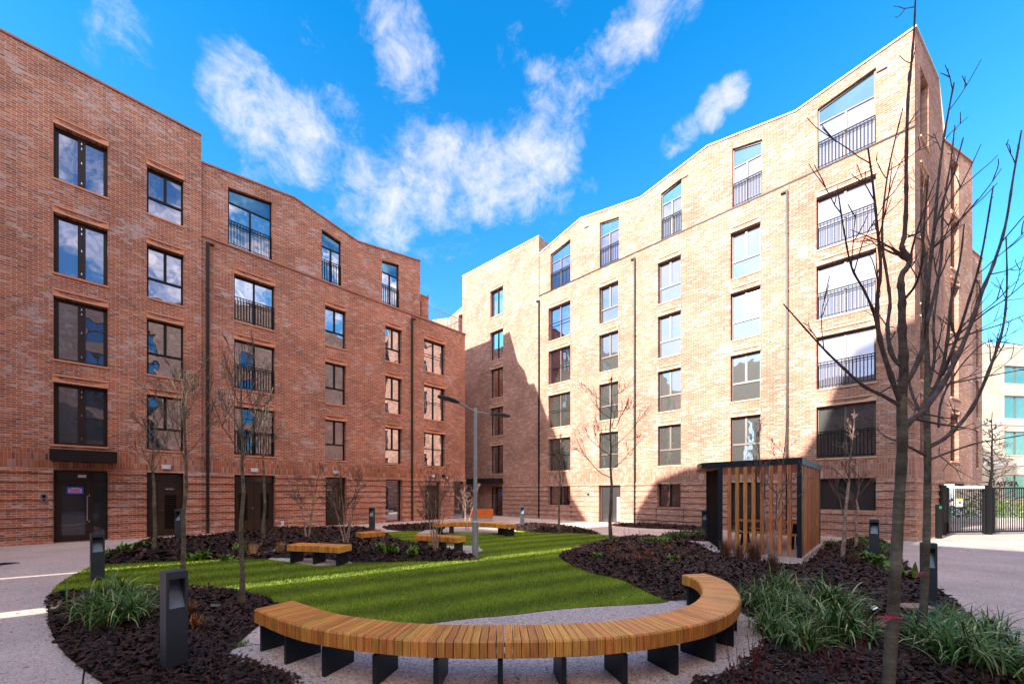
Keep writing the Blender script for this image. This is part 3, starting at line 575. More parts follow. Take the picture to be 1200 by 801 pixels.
wall(w, FR, 25.2, 31, 14.2, [(25.2,17.7),(28.4,17.0),(31,17.6)], [(26.0,27.2,14.3,16.9)], n=-1.2)
plainwall(w, P2(FR,29.5,0), P2(FR,29.5,-11), 0, 14.2)
# gable faces beyond the sharp corner
def px_frame(o, vp):
    u = Vector(((vp-CX)/F, 1)).normalized(); return Fr(o, u, (u.y, -u.x))
G1 = px_frame(pR, 1280); g1e = G1.s_at(1106)
G2 = px_frame(G1.P(g1e,0,0), 1500); g2e = G2.s_at(1139.6)
G3 = px_frame(G2.P(g2e,-1.2,0), 1500); g3e = G3.s_at(1151)
g1r = [(0,18.16),(3.59,18.45),(4.6,17.1),(g1e,16.6)]
g1s0, g1s1 = G1.s_at(1078.5), G1.s_at(1088)
g1h = [(g1s0,g1s1,z0,z1) for z0, z1 in rr]+[(g1s0,g1s1,14.75,17.3)]
g2s0, g2s1 = G2.s_at(1114), G2.s_at(1123.5)
g2h = [(g2s0,g2s1,z0,z1) for z0, z1 in rr]+[(g2s0,g2s1,13.9,16.2)]
wall(w, G1, 0, g1e, 0, g1r, g1h, bands=2.25, soldier=(2.25,2.95), dent=.06)
gb = 2.2
wall(w, G2, 0, g2e, gb, [(0,16.55),(g2e,16.9)], g2h, soldier=(gb,2.95))
wall(w, G3, 0, g3e, gb, [(0,15.0),(g3e,14.9)], [(G3.s_at(1143.5),G3.s_at(1146.5),z0,z1) for z0, z1 in rr], soldier=(gb,2.95))
plainwall(w, G2.P(g2e,0,0)[:2], G2.P(g2e,-9,0)[:2], gb, 16.9)
plainwall(w, G3.P(g3e,0,0)[:2], G3.P(g3e,-9,0)[:2], gb, 14.9)
w.face([G2.P(0,0,gb), G2.P(g2e,0,gb), G2.P(g2e,-9,gb), G2.P(0,-9,gb)], m=1); w.face([G3.P(0,0,gb), G3.P(g3e,0,gb), G3.P(g3e,-9,gb), G3.P(0,-9,gb)], m=1)
wall(w, Fr(G2.P(0,-1.7,0), G2.u, G2.n), 0, g2e+2.2, 0, gb, bands=2.25, dent=.06)
plainwall(w, G1.P(g1e,0,0)[:2], G1.P(g1e,-2,0)[:2], 0, gb)
w.build('wall', ['brick_buff','soldier_buff'], B2)
rf = MB(); back = -11
rf.face([FR.P(0,-.3,16.4), FR.P(17.25,-.3,16.4), FR.P(17.25,back,16.4), FR.P(0,back,16.4)]); rf.face([FR.P(17.25,-.3,18.3), FR.P(25.2,-.3,18.3), FR.P(25.2,back,18.3), FR.P(17.25,back,18.3)])
rf.build('roof', 'roofing', B2)
coping(FR, B2, D_PROF, NT2, 'coping_pale', deep=.35, thick=.06); coping(FR, B2, [(17.22,18.60),(25.2,18.98)], 0, 'coping_pale', thick=.06); coping(G1, B2, g1r, 0, 'coping_pale', thick=.06)
coping(G2, B2, [(0,16.55),(g2e,16.9)], 0, 'coping_red', thick=.06); coping(G3, B2, [(0,15.0),(g3e,14.9)], 0, 'coping_red', thick=.06); coping(FR, B2, [(25.2,17.7),(28.4,17.0),(31,17.6)], -1.2, 'coping_pale', thick=.06)
sc = MB(); FR.box(sc, 0, 17.25, -.10, .03, ST, ST+.06); sc.build('string_course', 'frame_dark', B2)
MB_ = ('frame_bronze', 'precast_buff'); MBD = ('frame_dark', 'precast_buff')
for z0, z1 in rr+[(14.64,16.62)]: window(FR, B2, k0[0], k0[1], z0, z1, 'french', MBD)
for z0, z1 in rr: window(FR, B2, k1[0], k1[1], z0, z1, 'french', MB_, rail='thin', pane='glass_sky')
for c in (k2, k3, k4):
    for z0, z1 in rr: window(FR, B2, c[0], c[1], z0, z1, 'tee', MB_, pane='glass_sky')
for z0, z1 in rr: window(FR, B2, k5[0], k5[1], z0, z1, 'french', MB_, rail='bars', pane='glass_sky' if z0 < 5 else 'glass_pale')
window(FR, B2, k1[0], k1[1], .92, 2.13, 'french', MBD, lint=False); window(FR, B2, k3[0], k3[1], .98, 2.17, 'french', MBD, lint=False); window(FR, B2, k5[0], k5[1], 1.05, 2.28, 'french', MBD, lint=False, pane='glass_dark')
for i, (a, c, t) in enumerate(tops): window(FR, B2, a, c, ST+.08, max(t), 'french', MB_, n=NT2, lint=False, zt=t, rail='bars', depth=.10, pane='glass_pale' if i in (1,3,4) else 'glass_sky')
window(Fr(FR.P(0,-1.2,0), FR.u, FR.n), B2, 26.0, 27.2, 14.3, 16.9, 'french', MB_, lint=False, rail='bars')
for h in g1h: window(G1, B2, h[0], h[1], h[2], h[3], 'plain', MB_, lint=h[3] < 14)
for h in g2h: window(G2, B2, h[0], h[1], h[2], h[3], 'plain', MB_, lint=h[3] < 13.8)
for z0, z1 in rr: window(G3, B2, G3.s_at(1143.5), G3.s_at(1146.5), z0, z1, 'plain', MBD)
door(FR, B2, k0[0], k0[1], 2.12, 'glazed'); door(FR, B2, 4.5, 5.9, 2.2, 'glazed')
# pale plant-room style door with a board beside it
dd = MB(); a0, a1 = k2[0]-.145, k2[1]-.005
for x in (a0, a0+.62, a1-.06): FR.box(dd, x, x+.06, -.24, -.16, .02, 2.13)
FR.box(dd, a0, a1, -.238, -.165, 2.06, 2.135); do = dd.build('door', 'frame_bronze', B2); do['label'] = 'pale glazed door with a cream board behind the glass'
gm = MB(); gm.face([FR.P(a0,-.22,.02), FR.P(a1,-.22,.02), FR.P(a1,-.22,2.1), FR.P(a0,-.22,2.1)]); gm.build('door_glass', 'glass_dark', do)
bb = MB(); FR.box(bb, a0+.06, a0+.32, -.20, -.185, .1, 1.45); bb.build('door_board', 'cream_board', do)
for s in (17.2, 10.5, 3.72): downpipe(FR, B2, s, .05, 14.3, 0, 'frame_dark')
jt = MB()
for s in (7.95, 14.66, 9.32): FR.box(jt, s-.012, s+.012, 0, .046, .1, .92)
jt.build('movement_joint', 'frame_dark', B2)
cn = MB(); FR.box(cn, k0[0]-.02, 24.2, .05, 1.0, 2.35, 2.72); cn.build('canopy', 'canopy_metal', B2)
vt = MB()
for s, z in ((23.6,17.3),(19.3,17.8),(13.6,17.5),(7.9,17.3),(.85,17.3)): FR.box(vt, s-.14, s+.14, -.05, .01, z, z+.06)
vt.build('air_vent', 'frame_bronze', B2)
nt_ = MB(); FR.box(nt_, k0[0]+.18, k0[0]+.42, -.155, -.15, 1.45, 1.8); nt_.build('door_notice', 'blue_tape', B2)
al = MB(); FR.box(al, 13.35, 13.47, .03, .10, 1.55, 1.67); al.build('alarm_box', 'frame_dark', B2)

# ================================================================== unseen block behind the viewer, shaped to shade the court
B3 = thing('brick_building', 'unseen red brick block behind the viewer, shaped so its shadow crosses the sunlit wall', 'building')
w = MB(); FB = Fr(FR.P(0,31,0), FR.u, FR.n*-1)          # its court face looks back at the right block
bp_ = [(-14,13.2),(6.2,13.2),(6.21,21.6),(8.0,21.0),(8.4,20.0),(9.0,18.0),(9.6,16.9),(14.1,16.6),(15.7,16.0),(16.85,14.2),(16.86,10.3),(21,10.3)]  # roof steps set so the shadow edge lands on the right block
sun_slots = [(11.75,12.2,3.6,10.0),(15.6,15.8,1.6,8.2)]  # openings added to let streaks of sun onto lawn and paving
winh = [(x, x+1.2, z0, z1) for x in (-12,-8,-4,0,3.5,7.4,9.8,13.6) for z0, z1 in ((.9,2.3),(3.4,5.5),(6.3,8.4),(9.2,11.2))]
wall(w, FB, -14, 21, 0, bp_, winh+sun_slots, n=0, soldier=(2.5,3.1))
w.build('wall', ['brick_red','soldier_red'], B3)
for h in winh: window(FB, B3, h[0], h[1], h[2], h[3], 'tee', MD, lint=False, pane='glass_dark')

B5 = thing('brick_building', 'red brick wing to the right of the viewer, seen only in the window reflections', 'building')
w = MB(); F5 = Fr(FR.P(-8.5,-7,0), FR.n, FR.u); wh = [(x, x+1.4, z0, z1) for x in (3.5,9.2,15.3,20.1,23.3,26.7,30,34) for z0, z1 in ((.9,2.3),(3.4,5.5),(6.3,8.4),(9.2,11.2),(12.1,14.2),(15,17))]
wall(w, F5, 0, 40, 0, [(0,22.6),(5,21.4),(14,22.8),(24,20.0),(40,19)], wh, soldier=(2.5,3.1)); plainwall(w, F5.P(0,0,0)[:2], F5.P(0,-10,0)[:2], 0, 22.6); plainwall(w, F5.P(40,0,0)[:2], F5.P(40,-10,0)[:2], 0, 19)
w.build('wall', ['brick_buff','soldier_buff'], B5)
for h in wh: window(F5, B5, h[0], h[1], h[2], h[3], 'tee', MD, lint=False, pane='glass_teal')
# ================================================================== pale block beyond the gate
B4 = thing('apartment_building', 'pale brick block with green tinted windows beyond the metal gate', 'building')
G4 = px_frame(gp(1110, 600), 3000)                       # about 33 m away
o4 = gp(1135, 598.5); F4 = Fr(o4, (1, .12), (.12, -1)); dz = lambda py, px=1170: F4.z_at(px, py)
sx = lambda px: F4.s_at(px); w = MB(); hs = []
for pt, pb in ((428,449),(463,490),(505,533),(556,584)): hs.append((sx(1177),sx(1209),dz(pb,1180),dz(pt,1180))); hs.append((sx(1222),sx(1254),dz(pb,1180),dz(pt,1180)))
wall(w, F4, sx(1120), sx(1320), 0, dz(407,1180), [(h[0],h[1],max(.4,h[2]),h[3]) for h in hs])
w.build('wall', ['brick_pale','brick_pale'], B4)
for h in hs: window(F4, B4, h[0], h[1], max(.4,h[2]), h[3], 'french', ('frame_bronze','coping_pale'), lint=False, pane='glass_green')
bs = MB()
for pz in (497.5, 545): F4.box(bs, sx(1120), sx(1320), 0, .1, dz(pz), dz(pz-4))
bs.build('string_course', 'coping_pale', B4); coping(F4, B4, [(sx(1120),dz(407,1180)),(sx(1320),dz(407,1180))], 0, 'coping_pale', thick=.3)

# ================================================================== ground
g = MB(); g.face([(-400,-400,0),(400,-400,0),(400,400,0),(-400,400,0)], [(0,0)]*4)
tag(g.build('pavement', 'paving'), kind='structure')
mb = MB()
def strip(a, b, w_=.006, z=.004):
    a = Vector((*a, z)); b = Vector((*b, z)); n_ = Vector((-(b-a).y, (b-a).x, 0)).normalized()*w_; mb.face([a-n_, b-n_, b+n_, a+n_])
for k in range(-2, 6): p = FL.P(k*4.2-2, .15, 0); q = FL.P(k*4.2-2, 21, 0); strip(p[:2], q[:2])
for x in (2.6, 17.5): p = FL.P(-14, x, 0); q = FL.P(19, x, 0); strip(p[:2], q[:2])
tag(mb.build('paving_joint', 'soil'), kind='structure')
def catmull(P, n=6, closed=False):
    P = [Vector(p) for p in P]; out = []; m = len(P)
    for i in range(m if closed else m-1):
        a, b, c, d = (P[(i-1) % m], P[i], P[(i+1) % m], P[(i+2) % m]) if closed else (P[max(i-1,0)], P[i], P[i+1], P[min(i+2,m-1)])
        for k in range(n):
            t = k/n; out.append(.5*((2*b)+(c-a)*t+(2*a-5*b+4*c-d)*t*t+(-a+3*b-3*c+d)*t**3))
    if not closed: out.append(P[-1])
    return out
def poly_px(lst): return np.array([gp(x, y)[:2] for x, y in lst])
def inside(P, poly):
    x, y = P[:, 0], P[:, 1]; r = np.zeros(len(P), bool); n = len(poly); j = n-1
    for i in range(n):
        xi, yi = poly[i]; xj, yj = poly[j]
        with np.errstate(divide='ignore', invalid='ignore'): c = ((yi > y) != (yj > y)) & (x < (xj-xi)*(y-yi)/(yj-yi+1e-12)+xi)
        r ^= c; j = i
    return r
def edist(P, poly):
    d = np.full(len(P), 1e9); n = len(poly)
    for i in range(n):
        a = poly[i]; b = poly[(i+1) % n]; ab = b-a; t = np.clip(((P-a)@ab)/(ab@ab+1e-12), 0, 1); q = a+t[:, None]*ab; d = np.minimum(d, np.hypot(*(P-q).T))
    return d
def hump(P, poly, hgt, ramp, base):
    d = edist(P, poly); t = np.clip(d/ramp, 0, 1); t = t*t*(3-2*t)
    nn = np.array([noise.noise(Vector((p[0]*1.7, p[1]*1.7, 0)))*.04+noise.noise(Vector((p[0]*5, p[1]*5, 3)))*.02 for p in P]); return base+hgt*t+nn*t
def sheet(name, poly, mat, hgt=0, ramp=.6, base=.01, step=.25, kind='structure'):
    poly = np.array(poly); lo, hi = poly.min(0), poly.max(0)
    gx, gy = np.meshgrid(np.arange(lo[0], hi[0], step), np.arange(lo[1], hi[1], step)); P = np.c_[gx.ravel(), gy.ravel()]+rng.uniform(-.2, .2, (gx.size, 2))*step
    P = P[inside(P, poly)]; P = P[edist(P, poly) > step*.35] if len(P) else P
    pts = [Vector(p) for p in poly]+[Vector(p) for p in P]; n = len(poly)
    vs, _, fs, *_r = delaunay_2d_cdt(pts, [(i, (i+1) % n) for i in range(n)], [], 1, 1e-5)
    V = np.array([(v.x, v.y) for v in vs]); z = hump(V, poly, hgt, ramp, base) if hgt else np.full(len(V), base)
    mb = MB(); mb.v = [(a[0], a[1], zz) for a, zz in zip(V, z)]; mb.f = [tuple(f) for f in fs]; mb.uv = [(0,0)]*sum(len(f) for f in fs); mb.m = [0]*len(fs)
    # skirt
    base_i = len(mb.v)
    for i in range(n): mb.v.append((poly[i][0], poly[i][1], base)); mb.v.append((poly[i][0], poly[i][1], -.05))
    for i in range(n):
        j = (i+1) % n; mb.f.append((base_i+2*i, base_i+2*j, base_i+2*j+1, base_i+2*i+1)); mb.uv += [(0,0)]*4; mb.m.append(0)
    return tag(mb.build(name, mat, smooth=bool(hgt)), kind=kind)
def closed(lst, n=4): return np.array([p[:2] for p in catmull([gp(x, y) for x, y in lst], n, True)])
# lawn lies under pads and beds
LAWN = closed([(60,698),(72,682),(92,671),(114,662),(150,656),(210,653),(300,648),(400,642),(430,630),(450,624),(510,621.5),(560,620.5),(620,621),(700,626),(760,632),(800,638),(815,660),(805,690),(800,712),(740,713),(666,717),(599,724),(545,730),(470,733),(380,728),(330,722),(280,716),(230,708),(150,704),(90,704)], 3)
sheet('lawn', LAWN, 'turf_soil', base=.012)
# bench pad
PAD = np.array([tuple(p[:2]) for p in catmull([(-3.07,4.22,0),(-2.75,3.75,0),(-1.95,3.42,0),(-.95,3.12,0),(.2,3.05,0),(1.2,3.28,0),(1.95,3.62,0),(2.45,3.95,0),(2.93,4.50,0),(3.22,5.13,0),(3.38,5.7,0),(3.40,6.3,0),(2.65,6.34,0),(2.4,6.05,0),(1.9,5.93,0),(.84,5.73,0),(-.02,5.42,0),(-.58,5.27,0),(-.95,5.12,0),(-1.6,4.85,0),(-2.2,4.62,0),(-2.7,4.45,0)], 4, True)])
sheet('paving_pad', PAD, 'pad_mat', base=.03, step=.5)
mb = MB(); n_ = len(PAD); c_ = PAD.mean(0)
for i in range(n_):
    a, b = PAD[i], PAD[(i+1) % n_]; a2 = a+(a-c_)/np.linalg.norm(a-c_)*.012; b2 = b+(b-c_)/np.linalg.norm(b-c_)*.012
    mb.hexa([(*a,-.02),(*b,-.02),(*b2,-.02),(*a2,-.02),(*a,.034),(*b,.034),(*b2,.034),(*a2,.034)])
tag(mb.build('edging_strip', 'black_metal'), kind='structure')
BED1 = closed([(62,697),(56,716),(60,740),(78,768),(120,800),(175,840),(260,880),(345,850),(352,799),(318,785),(290,775),(271,765),(300,735),(330,716),(318,704),(298,698),(271,692),(222,689),(178,691),(110,694)], 3)
BED2 = closed([(112,662),(120,654),(138,644),(165,639),(210,636),(260,631),(287,627),(311,624),(360,623),(413,622.5),(449,624),(460,632),(480,638),(520,646),(552,651),(562,655),(545,657.5),(480,658.5),(414,659.5),(379,657),(340,655),(300,655.5),(230,657),(165,659.5)], 3)
BED3 = closed([(656,652.5),(675,643),(700,636),(720,632.5),(766,632),(792,635),(830,641),(845,650),(880,662),(938,664),(960,648),(975,638),(1005,631),(1037,635),(1054,656),(1075,674),(1101,693),(1142,727),(1200,768),(1260,812),(1330,870),(1150,930),(900,940),(820,860),(812,800),(840,795),(872,775),(893,751),(886,731),(868,719),(855,706),(822,700),(786,706),(731,681),(685,669)], 3)
BED4 = closed([(600,616.5),(625,615.5),(660,617),(704,625.5),(670,625),(630,624),(602,621)], 3)
BED5 = closed([(715,615),(745,614.3),(800,617),(835,620),(830,622),(790,620),(745,618)], 3)
BED6 = closed([(773,628.5),(800,624),(840,628),(835,634),(800,632)], 2)
BED7 = closed([(448,617.5),(480,615),(515,614),(520,620),(470,622)], 2)
def chips(poly, z_of, dens_near, name, size=1.0, cull=30):
    lo, hi = poly.min(0), poly.max(0); A = (hi-lo).prod(); n = int(A*dens_near); P = rng.uniform(lo, hi, (n, 2)); P = P[inside(P, poly)]
    P = P[P[:, 1] > .9]; d = np.hypot(P[:, 0], P[:, 1]); keep = rng.random(len(P)) < np.clip((5.0/np.maximum(d, .5))**1.5, .10, 1); P = P[keep]; d = d[keep]
    # keep only what lies in the view cone with a margin
    k = (np.abs(P[:, 0]) < P[:, 1]*1.32*1.12+.8); P = P[k]; d = d[k]
    z = z_of(P); n = len(P); sc = size*np.clip(d/6, .9, 2.2)
    ln = rng.uniform(.016, .045, n)*sc; wd = rng.uniform(.007, .016, n)*sc; a = rng.uniform(0, 2*np.pi, n); tilt = rng.normal(0, .42, n); roll = rng.normal(0, .5, n)
    ux = np.c_[np.cos(a)*np.cos(tilt), np.sin(a)*np.cos(tilt), np.sin(tilt)]; vx = np.c_[-np.sin(a)*np.cos(roll), np.cos(a)*np.cos(roll), np.sin(roll)]
    c = np.c_[P, z+rng.uniform(.004, .03, n)]; up = np.cross(ux, vx)*(wd*.5)[:, None]
    j = lambda s: 1+rng.uniform(-s, s, (n, 1))
    a_ = c-ux*ln[:, None]*j(.2)-vx*wd[:, None]*j(.4); b_ = c+ux*ln[:, None]*j(.2)-vx*wd[:, None]*j(.5); c_ = c+ux*ln[:, None]*j(.3)+vx*wd[:, None]*j(.4); d_ = c-ux*ln[:, None]*j(.3)+vx*wd[:, None]*j(.5)
    V = np.stack([a_, b_, c_, d_, c+up+ux*ln[:, None]*.2], 1).reshape(-1, 3); i = np.arange(n)[:, None]*5
    Fc = np.stack([np.c_[i, i+1, i+4], np.c_[i+1, i+2, i+4], np.c_[i+2, i+3, i+4], np.c_[i+3, i, i+4]], 1).reshape(-1, 3)
    me = bpy.data.meshes.new(name); me.from_pydata(V.tolist(), [], Fc.tolist()); me.materials.append(M['bark_chip']); o = bpy.data.objects.new(name, me); COL.objects.link(o)
    tag(o, 'dark brown bark chips covering the planting beds', 'bark mulch', kind='stuff'); return o
bedh = {}
for i, (bd, hg, rp) in enumerate(((BED1,.07,.5),(BED2,.24,.8),(BED3,.20,1.0),(BED4,.12,.5),(BED5,.08,.4),(BED6,.08,.4),(BED7,.06,.4))):
    sheet('planting_bed', bd, 'soil', hg, rp, base=.022, step=.22)
    bedh[i] = (bd, hg, rp)
    chips(bd, lambda P, bd=bd, hg=hg, rp=rp: hump(P, bd, hg, rp, .022), 1300 if i in (0, 2) else 900, 'bark_mulch', 1.12)
def gz(x, y):
    for bd, hg, rp in bedh.values():
        P = np.array([[x, y]])
        if inside(P, bd)[0]: return float(hump(P, bd, hg, rp, .022)[0])
    return .0
def pad(lst, name='paving_pad'): return sheet(name, poly_px(lst), 'pad_mat', base=.034, step=.6)
pad([(314,656),(330,650),(395,646),(416,654),(412,661),(374,664)]); pad([(505,640),(560,640),(566,646),(545,652),(520,651)]); pad([(488,626),(500,621),(600,617.5),(606,623),(590,625),(520,625)])
pad([(440,634),(462,633),(470,639),(455,642)])
# turf blades
def turf(poly, dens):
    lo, hi = poly.min(0), poly.max(0); n = int((hi-lo).prod()*dens); P = rng.uniform(lo, hi, (n, 2)); P = P[inside(P, poly)]
    ok = ~inside(P, PAD); 
    for b_ in (BED1, BED2, BED3): ok &= ~inside(P, b_)
    P = P[ok]; d = np.hypot(P[:, 0], P[:, 1]); k = rng.random(len(P)) < np.clip((6.0/d)**1.3, .25, 1); P = P[k]; d = d[k]; n = len(P)
    h = rng.uniform(.018, .042, n); a = rng.uniform(0, 2*np.pi, n); w_ = .0035*np.clip(d/5, 1, 3.0); ln = rng.uniform(0, .03, (n, 2))-.015
    b0 = np.c_[P[:, 0]-np.cos(a)*w_, P[:, 1]-np.sin(a)*w_, np.full(n, .01)]; b1 = np.c_[P[:, 0]+np.cos(a)*w_, P[:, 1]+np.sin(a)*w_, np.full(n, .01)]; t = np.c_[P+ln, .012+h]
    V = np.stack([b0, b1, t], 1).reshape(-1, 3); me = bpy.data.meshes.new('turf'); me.from_pydata(V.tolist(), [], np.arange(3*n).reshape(-1, 3).tolist()); me.materials.append(M['turf_blade'])
    o = bpy.data.objects.new('turf', me); COL.objects.link(o); tag(o, 'short mown green grass of the curved lawn', 'grass', kind='stuff')
turf(LAWN, 3400)

# fallen leaves and bits of bark kicked onto the paving, pad and grass
mb = MB()
for k in range(700):
    bd = (BED1, BED3, BED2)[k % 3]; i = random.randrange(len(bd)); p = bd[i]+np.array([random.gauss(0,.22), random.gauss(0,.22)])
    if inside(np.array([p]), bd)[0]: continue
    a = random.uniform(0,6.28); l = random.uniform(.008,.024); wd = l*random.uniform(.35,.7); z = .036 if inside(np.array([p]), PAD)[0] else .03 if inside(np.array([p]), LAWN)[0] else .005
    u_ = Vector((math.cos(a),math.sin(a),0)); v_ = Vector((-u_.y,u_.x,0)); c = Vector((p[0],p[1],z)); mb.face([c-u_*l, c+v_*wd+Vector((0,0,.006)), c+u_*l, c-v_*wd])
for k in range(260):
    p = Vector((random.uniform(-12,14), random.uniform(3,16), 0)); a = random.uniform(0,6.28); l = random.uniform(.012,.03); z = .036 if inside(np.array([p[:2]]), PAD)[0] else .04 if inside(np.array([p[:2]]), LAWN)[0] else .005
    u_ = Vector((math.cos(a),math.sin(a),0)); v_ = Vector((-u_.y,u_.x,0)); c = Vector((p[0],p[1],z)); mb.face([c-u_*l, c+v_*l*.5+Vector((0,0,.008)), c+u_*l, c-v_*l*.5])
tag(mb.build('fallen_leaves', 'orange_fern'), 'scattered brown leaves and bark bits on paving and grass', 'leaves', kind='stuff')
# ================================================================== benches
def slat_bench(name, label, path, width, zt, thick, legs, group=None, pitch=.070, legmat='dark_metal', mat='timber'):
    """timber slats laid across a path of points, standing on steel plate legs"""
    path = [Vector((p[0], p[1], 0)) for p in path]; t = thing(name, label, 'bench', group, loc=path[len(path)//2]); L0 = t.location.copy()
    acc = [0]
    for a, b in zip(path, path[1:]): acc.append(acc[-1]+(b-a).length)
    T = acc[-1]
    def at(s):
        for i in range(len(path)-1):
            if s <= acc[i+1] or i == len(path)-2:
                f = (s-acc[i])/(acc[i+1]-acc[i]); p = path[i].lerp(path[i+1], f); break
        return p
    def fr_(s):
        p = at(s); d = (at(min(T, s+.12))-at(max(0, s-.12))).normalized(); return p, d, Vector((d.y, -d.x, 0))
    n = int(T/pitch); pc = T/n; mb = MB(); ch = .016; gap = .0035
    for i in range(n):
        s0, s1 = i*pc, (i+1)*pc; A, B_ = fr_(s0), fr_(s1); wj = random.uniform(-.002, .002)
        q = []
        # profile across the bench: chamfered ends
        prof = [(-width/2, -thick), (width/2, -thick), (width/2, -ch), (width/2-ch, 0), (-width/2+ch, 0), (-width/2, -ch)]
        i0 = len(mb.v)
        for (p, d, nn), sg_ in ((A, 1), (B_, -1)):
            for x, z in prof:
                v = p+nn*(x+wj)+d*gap*sg_; mb.v.append((v.x-L0.x, v.y-L0.y, zt+z))
        m = len(prof); us = [x for x, z in prof]
        for k in range(m):
            k2_ = (k+1) % m; mb.f.append((i0+k, i0+k2_, i0+m+k2_, i0+m+k))
            u0, u1 = (prof[k][0], prof[k2_][0]) if abs(prof[k][0]-prof[k2_][0]) > .1 else (prof[k][1], prof[k2_][1])
            mb.uv += [(u0, 0), (u1, 0), (u1, .09), (u0, .09)]; mb.m.append(0)
        mb.f.append(tuple(i0+k for k in range(m))[::-1]); mb.uv += [(prof[k][0], prof[k][1]) for k in range(m)][::-1]; mb.m.append(0)
        mb.f.append(tuple(i0+m+k for k in range(m))); mb.uv += [(prof[k][0], prof[k][1]) for k in range(m)]; mb.m.append(0)
    mb.build('seat', mat, t)
    rb = MB()                                    # two steel bearers under the slats
    for off in (-width*.3, width*.3):
        for i in range(n):
            A, B_ = fr_(i*pc), fr_((i+1)*pc); q = []
            for z in (zt-thick-.03, zt-thick-.001):
                for (p, d, nn), o2 in ((A, -.02), (B_, -.02), (B_, .02), (A, .02)): v = p+nn*(off+o2); q.append((v.x-L0.x, v.y-L0.y, z))
            rb.hexa(q)
    rb.build('bearer', legmat, t)
    for s in legs:
        s = s*T; p, d, nn = fr_(s); lb = MB(); zb = gz(p.x, p.y); hw = width/2-.03; q = []
        for z in (.03, zt-thick-.03):
            for x, y in ((-hw,-.022),(hw,-.022),(hw,.022),(-hw,.022)): v = p+nn*x+d*y; q.append((v.x-L0.x, v.y-L0.y, z))
        lb.hexa(q); lb.build('leg', legmat, t)
    return t
outer = catmull([(-2.80,4.22,0),(-1.98,3.68,0),(-.98,3.36,0),(0,3.31,0),(.9,3.40,0),(1.65,3.66,0),(2.25,4.05,0),(2.73,4.64,0),(3.02,5.32,0),(3.08,5.75,0),(3.02,6.07,0)], 8)
cl = []
for i, p in enumerate(outer):
    d = (outer[min(i+1, len(outer)-1)]-outer[max(i-1, 0)]).normalized(); cl.append(p+Vector((-d.y, d.x, 0))*.21)
slat_bench('curved_bench', 'long curved foreground bench of orange timber slats on dark steel plates', cl, .42, .48, .145, [.012+i*.075 for i in range(14)])
def bench_px(name, label, a, b, width, legs, **k):
    A, B_ = gp(*a, .48), gp(*b, .48); d = (B_-A).normalized(); nn = Vector((-d.y, d.x, 0))*(width/2); P = [A+nn+(B_-A)*f for f in (0, .25, .5, .75, 1)]
    return slat_bench(name, label, P, width, .48, .15, legs, **k)
GB = 'timber slat benches round the lawn'
bench_px('slatted_bench', 'short slatted bench on a pale slab against the left mulch bank', (336,637.7), (398,640.2), .44, [.06,.5,.93], group=GB)
bench_px('slatted_bench', 'short slatted bench at the tip of the mulch bank, left of the lamp post', (485.5,626.5), (536,629.6), .44, [.1,.55,.93], group=GB)
P_ = [gp(420,623.6,.48), gp(432,622.8,.48), gp(447,621.6,.48)]
slat_bench('slatted_bench', 'small slatted bench end showing behind bare shrubs and the mulch bank', P_, .5, .48, .15, [.15,.9], group=GB)
P_ = catmull([gp(510,612.6,.48), gp(530,611.4,.48), gp(556,611.0,.48), gp(580,612.2,.48), gp(599,614.2,.48)], 4)
slat_bench('slatted_bench', 'long bent slatted bench at the far end of the lawn beyond the lamp post', P_, .5, .48, .15, [.05,.2,.85,.97], group=GB)
# orange timber block behind it
pb_ = gp(565, 612); mb = MB(); mb.box(-.62,.62,-.3,.3,.32,.78,0); ob = thing('bench_block', 'orange timber seat block on pale plinth beyond the far lawn bench', 'seat', loc=pb_); mb.build('seat', 'planter_orange', ob)
m2 = MB(); m2.box(-.6,.6,-.26,.26,0,.32); m2.build('plinth', 'concrete', ob)

# ================================================================== bollards, lamp post
GBo = 'square dark metal bollard lights'
def bollard(px, d, label, yaw=0., w_=.19, h=.95):
    X = (px-CX)/F*d; t = thing('bollard_light', label, 'bollard', GBo, loc=(X, d, gz(X, d)-.02)); t.rotation_euler = (0, 0, yaw)
    a = w_/2; mb = MB(); zc = h*.62
    mb.box(-a,a,-a,a,0,zc); mb.box(-a,a,-a,a,h-.07,h); mb.box(-a,-a+.022,-a,a,zc,h-.07); mb.box(a-.022,a,-a,a,zc,h-.07); mb.box(-a+.022,a-.022,a-.02,a,zc,h-.07)
    mb.build('bollard_body', 'bollard_metal', t)
    rf_ = MB(); rf_.face([(-a+.022,-a+.004,zc+.002),(a-.022,-a+.004,zc+.002),(a*.35,a-.03,h-.1),(-a*.35,a-.03,h-.1)]); rf_.face([(-a+.022,-a+.004,zc+.002),(-a*.35,a-.03,h-.1),(-a+.022,a-.021,h-.1)]); rf_.face([(a-.022,-a+.004,zc+.002),(a-.022,a-.021,h-.1),(a*.35,a-.03,h-.1)])
    rf_.build('reflector', 'reflector_metal', t); return t
bollard(204, 3.74, 'big dark bollard light in the mulch bed by the curved bench, nearest of the bollards', 1.0, .165, .92)
bollard(114, 7.7, 'dark bollard light at the lawn edge in front of the entrance door', .9)
bollard(1088, 5.75, 'dark bollard light behind the thin tree beside the right hand paving', -.72, .165, .93)
bollard(1024.5, 9.9, 'dark bollard light among grass clumps in front of the corner of the buff block', -.75)
bollard(825.5, 15.0, 'dark bollard light just left of the timber pergola', -.45)
bollard(436, 16.2, 'dark bollard light behind the small bench end on the left side of the lawn', 0)
bollard(211, 12.6, 'dark bollard light hidden behind a tree trunk by the meter room door', 0)
bollard(612, 18.6, 'dark bollard light on the far paving, right of the lamp post', 0)
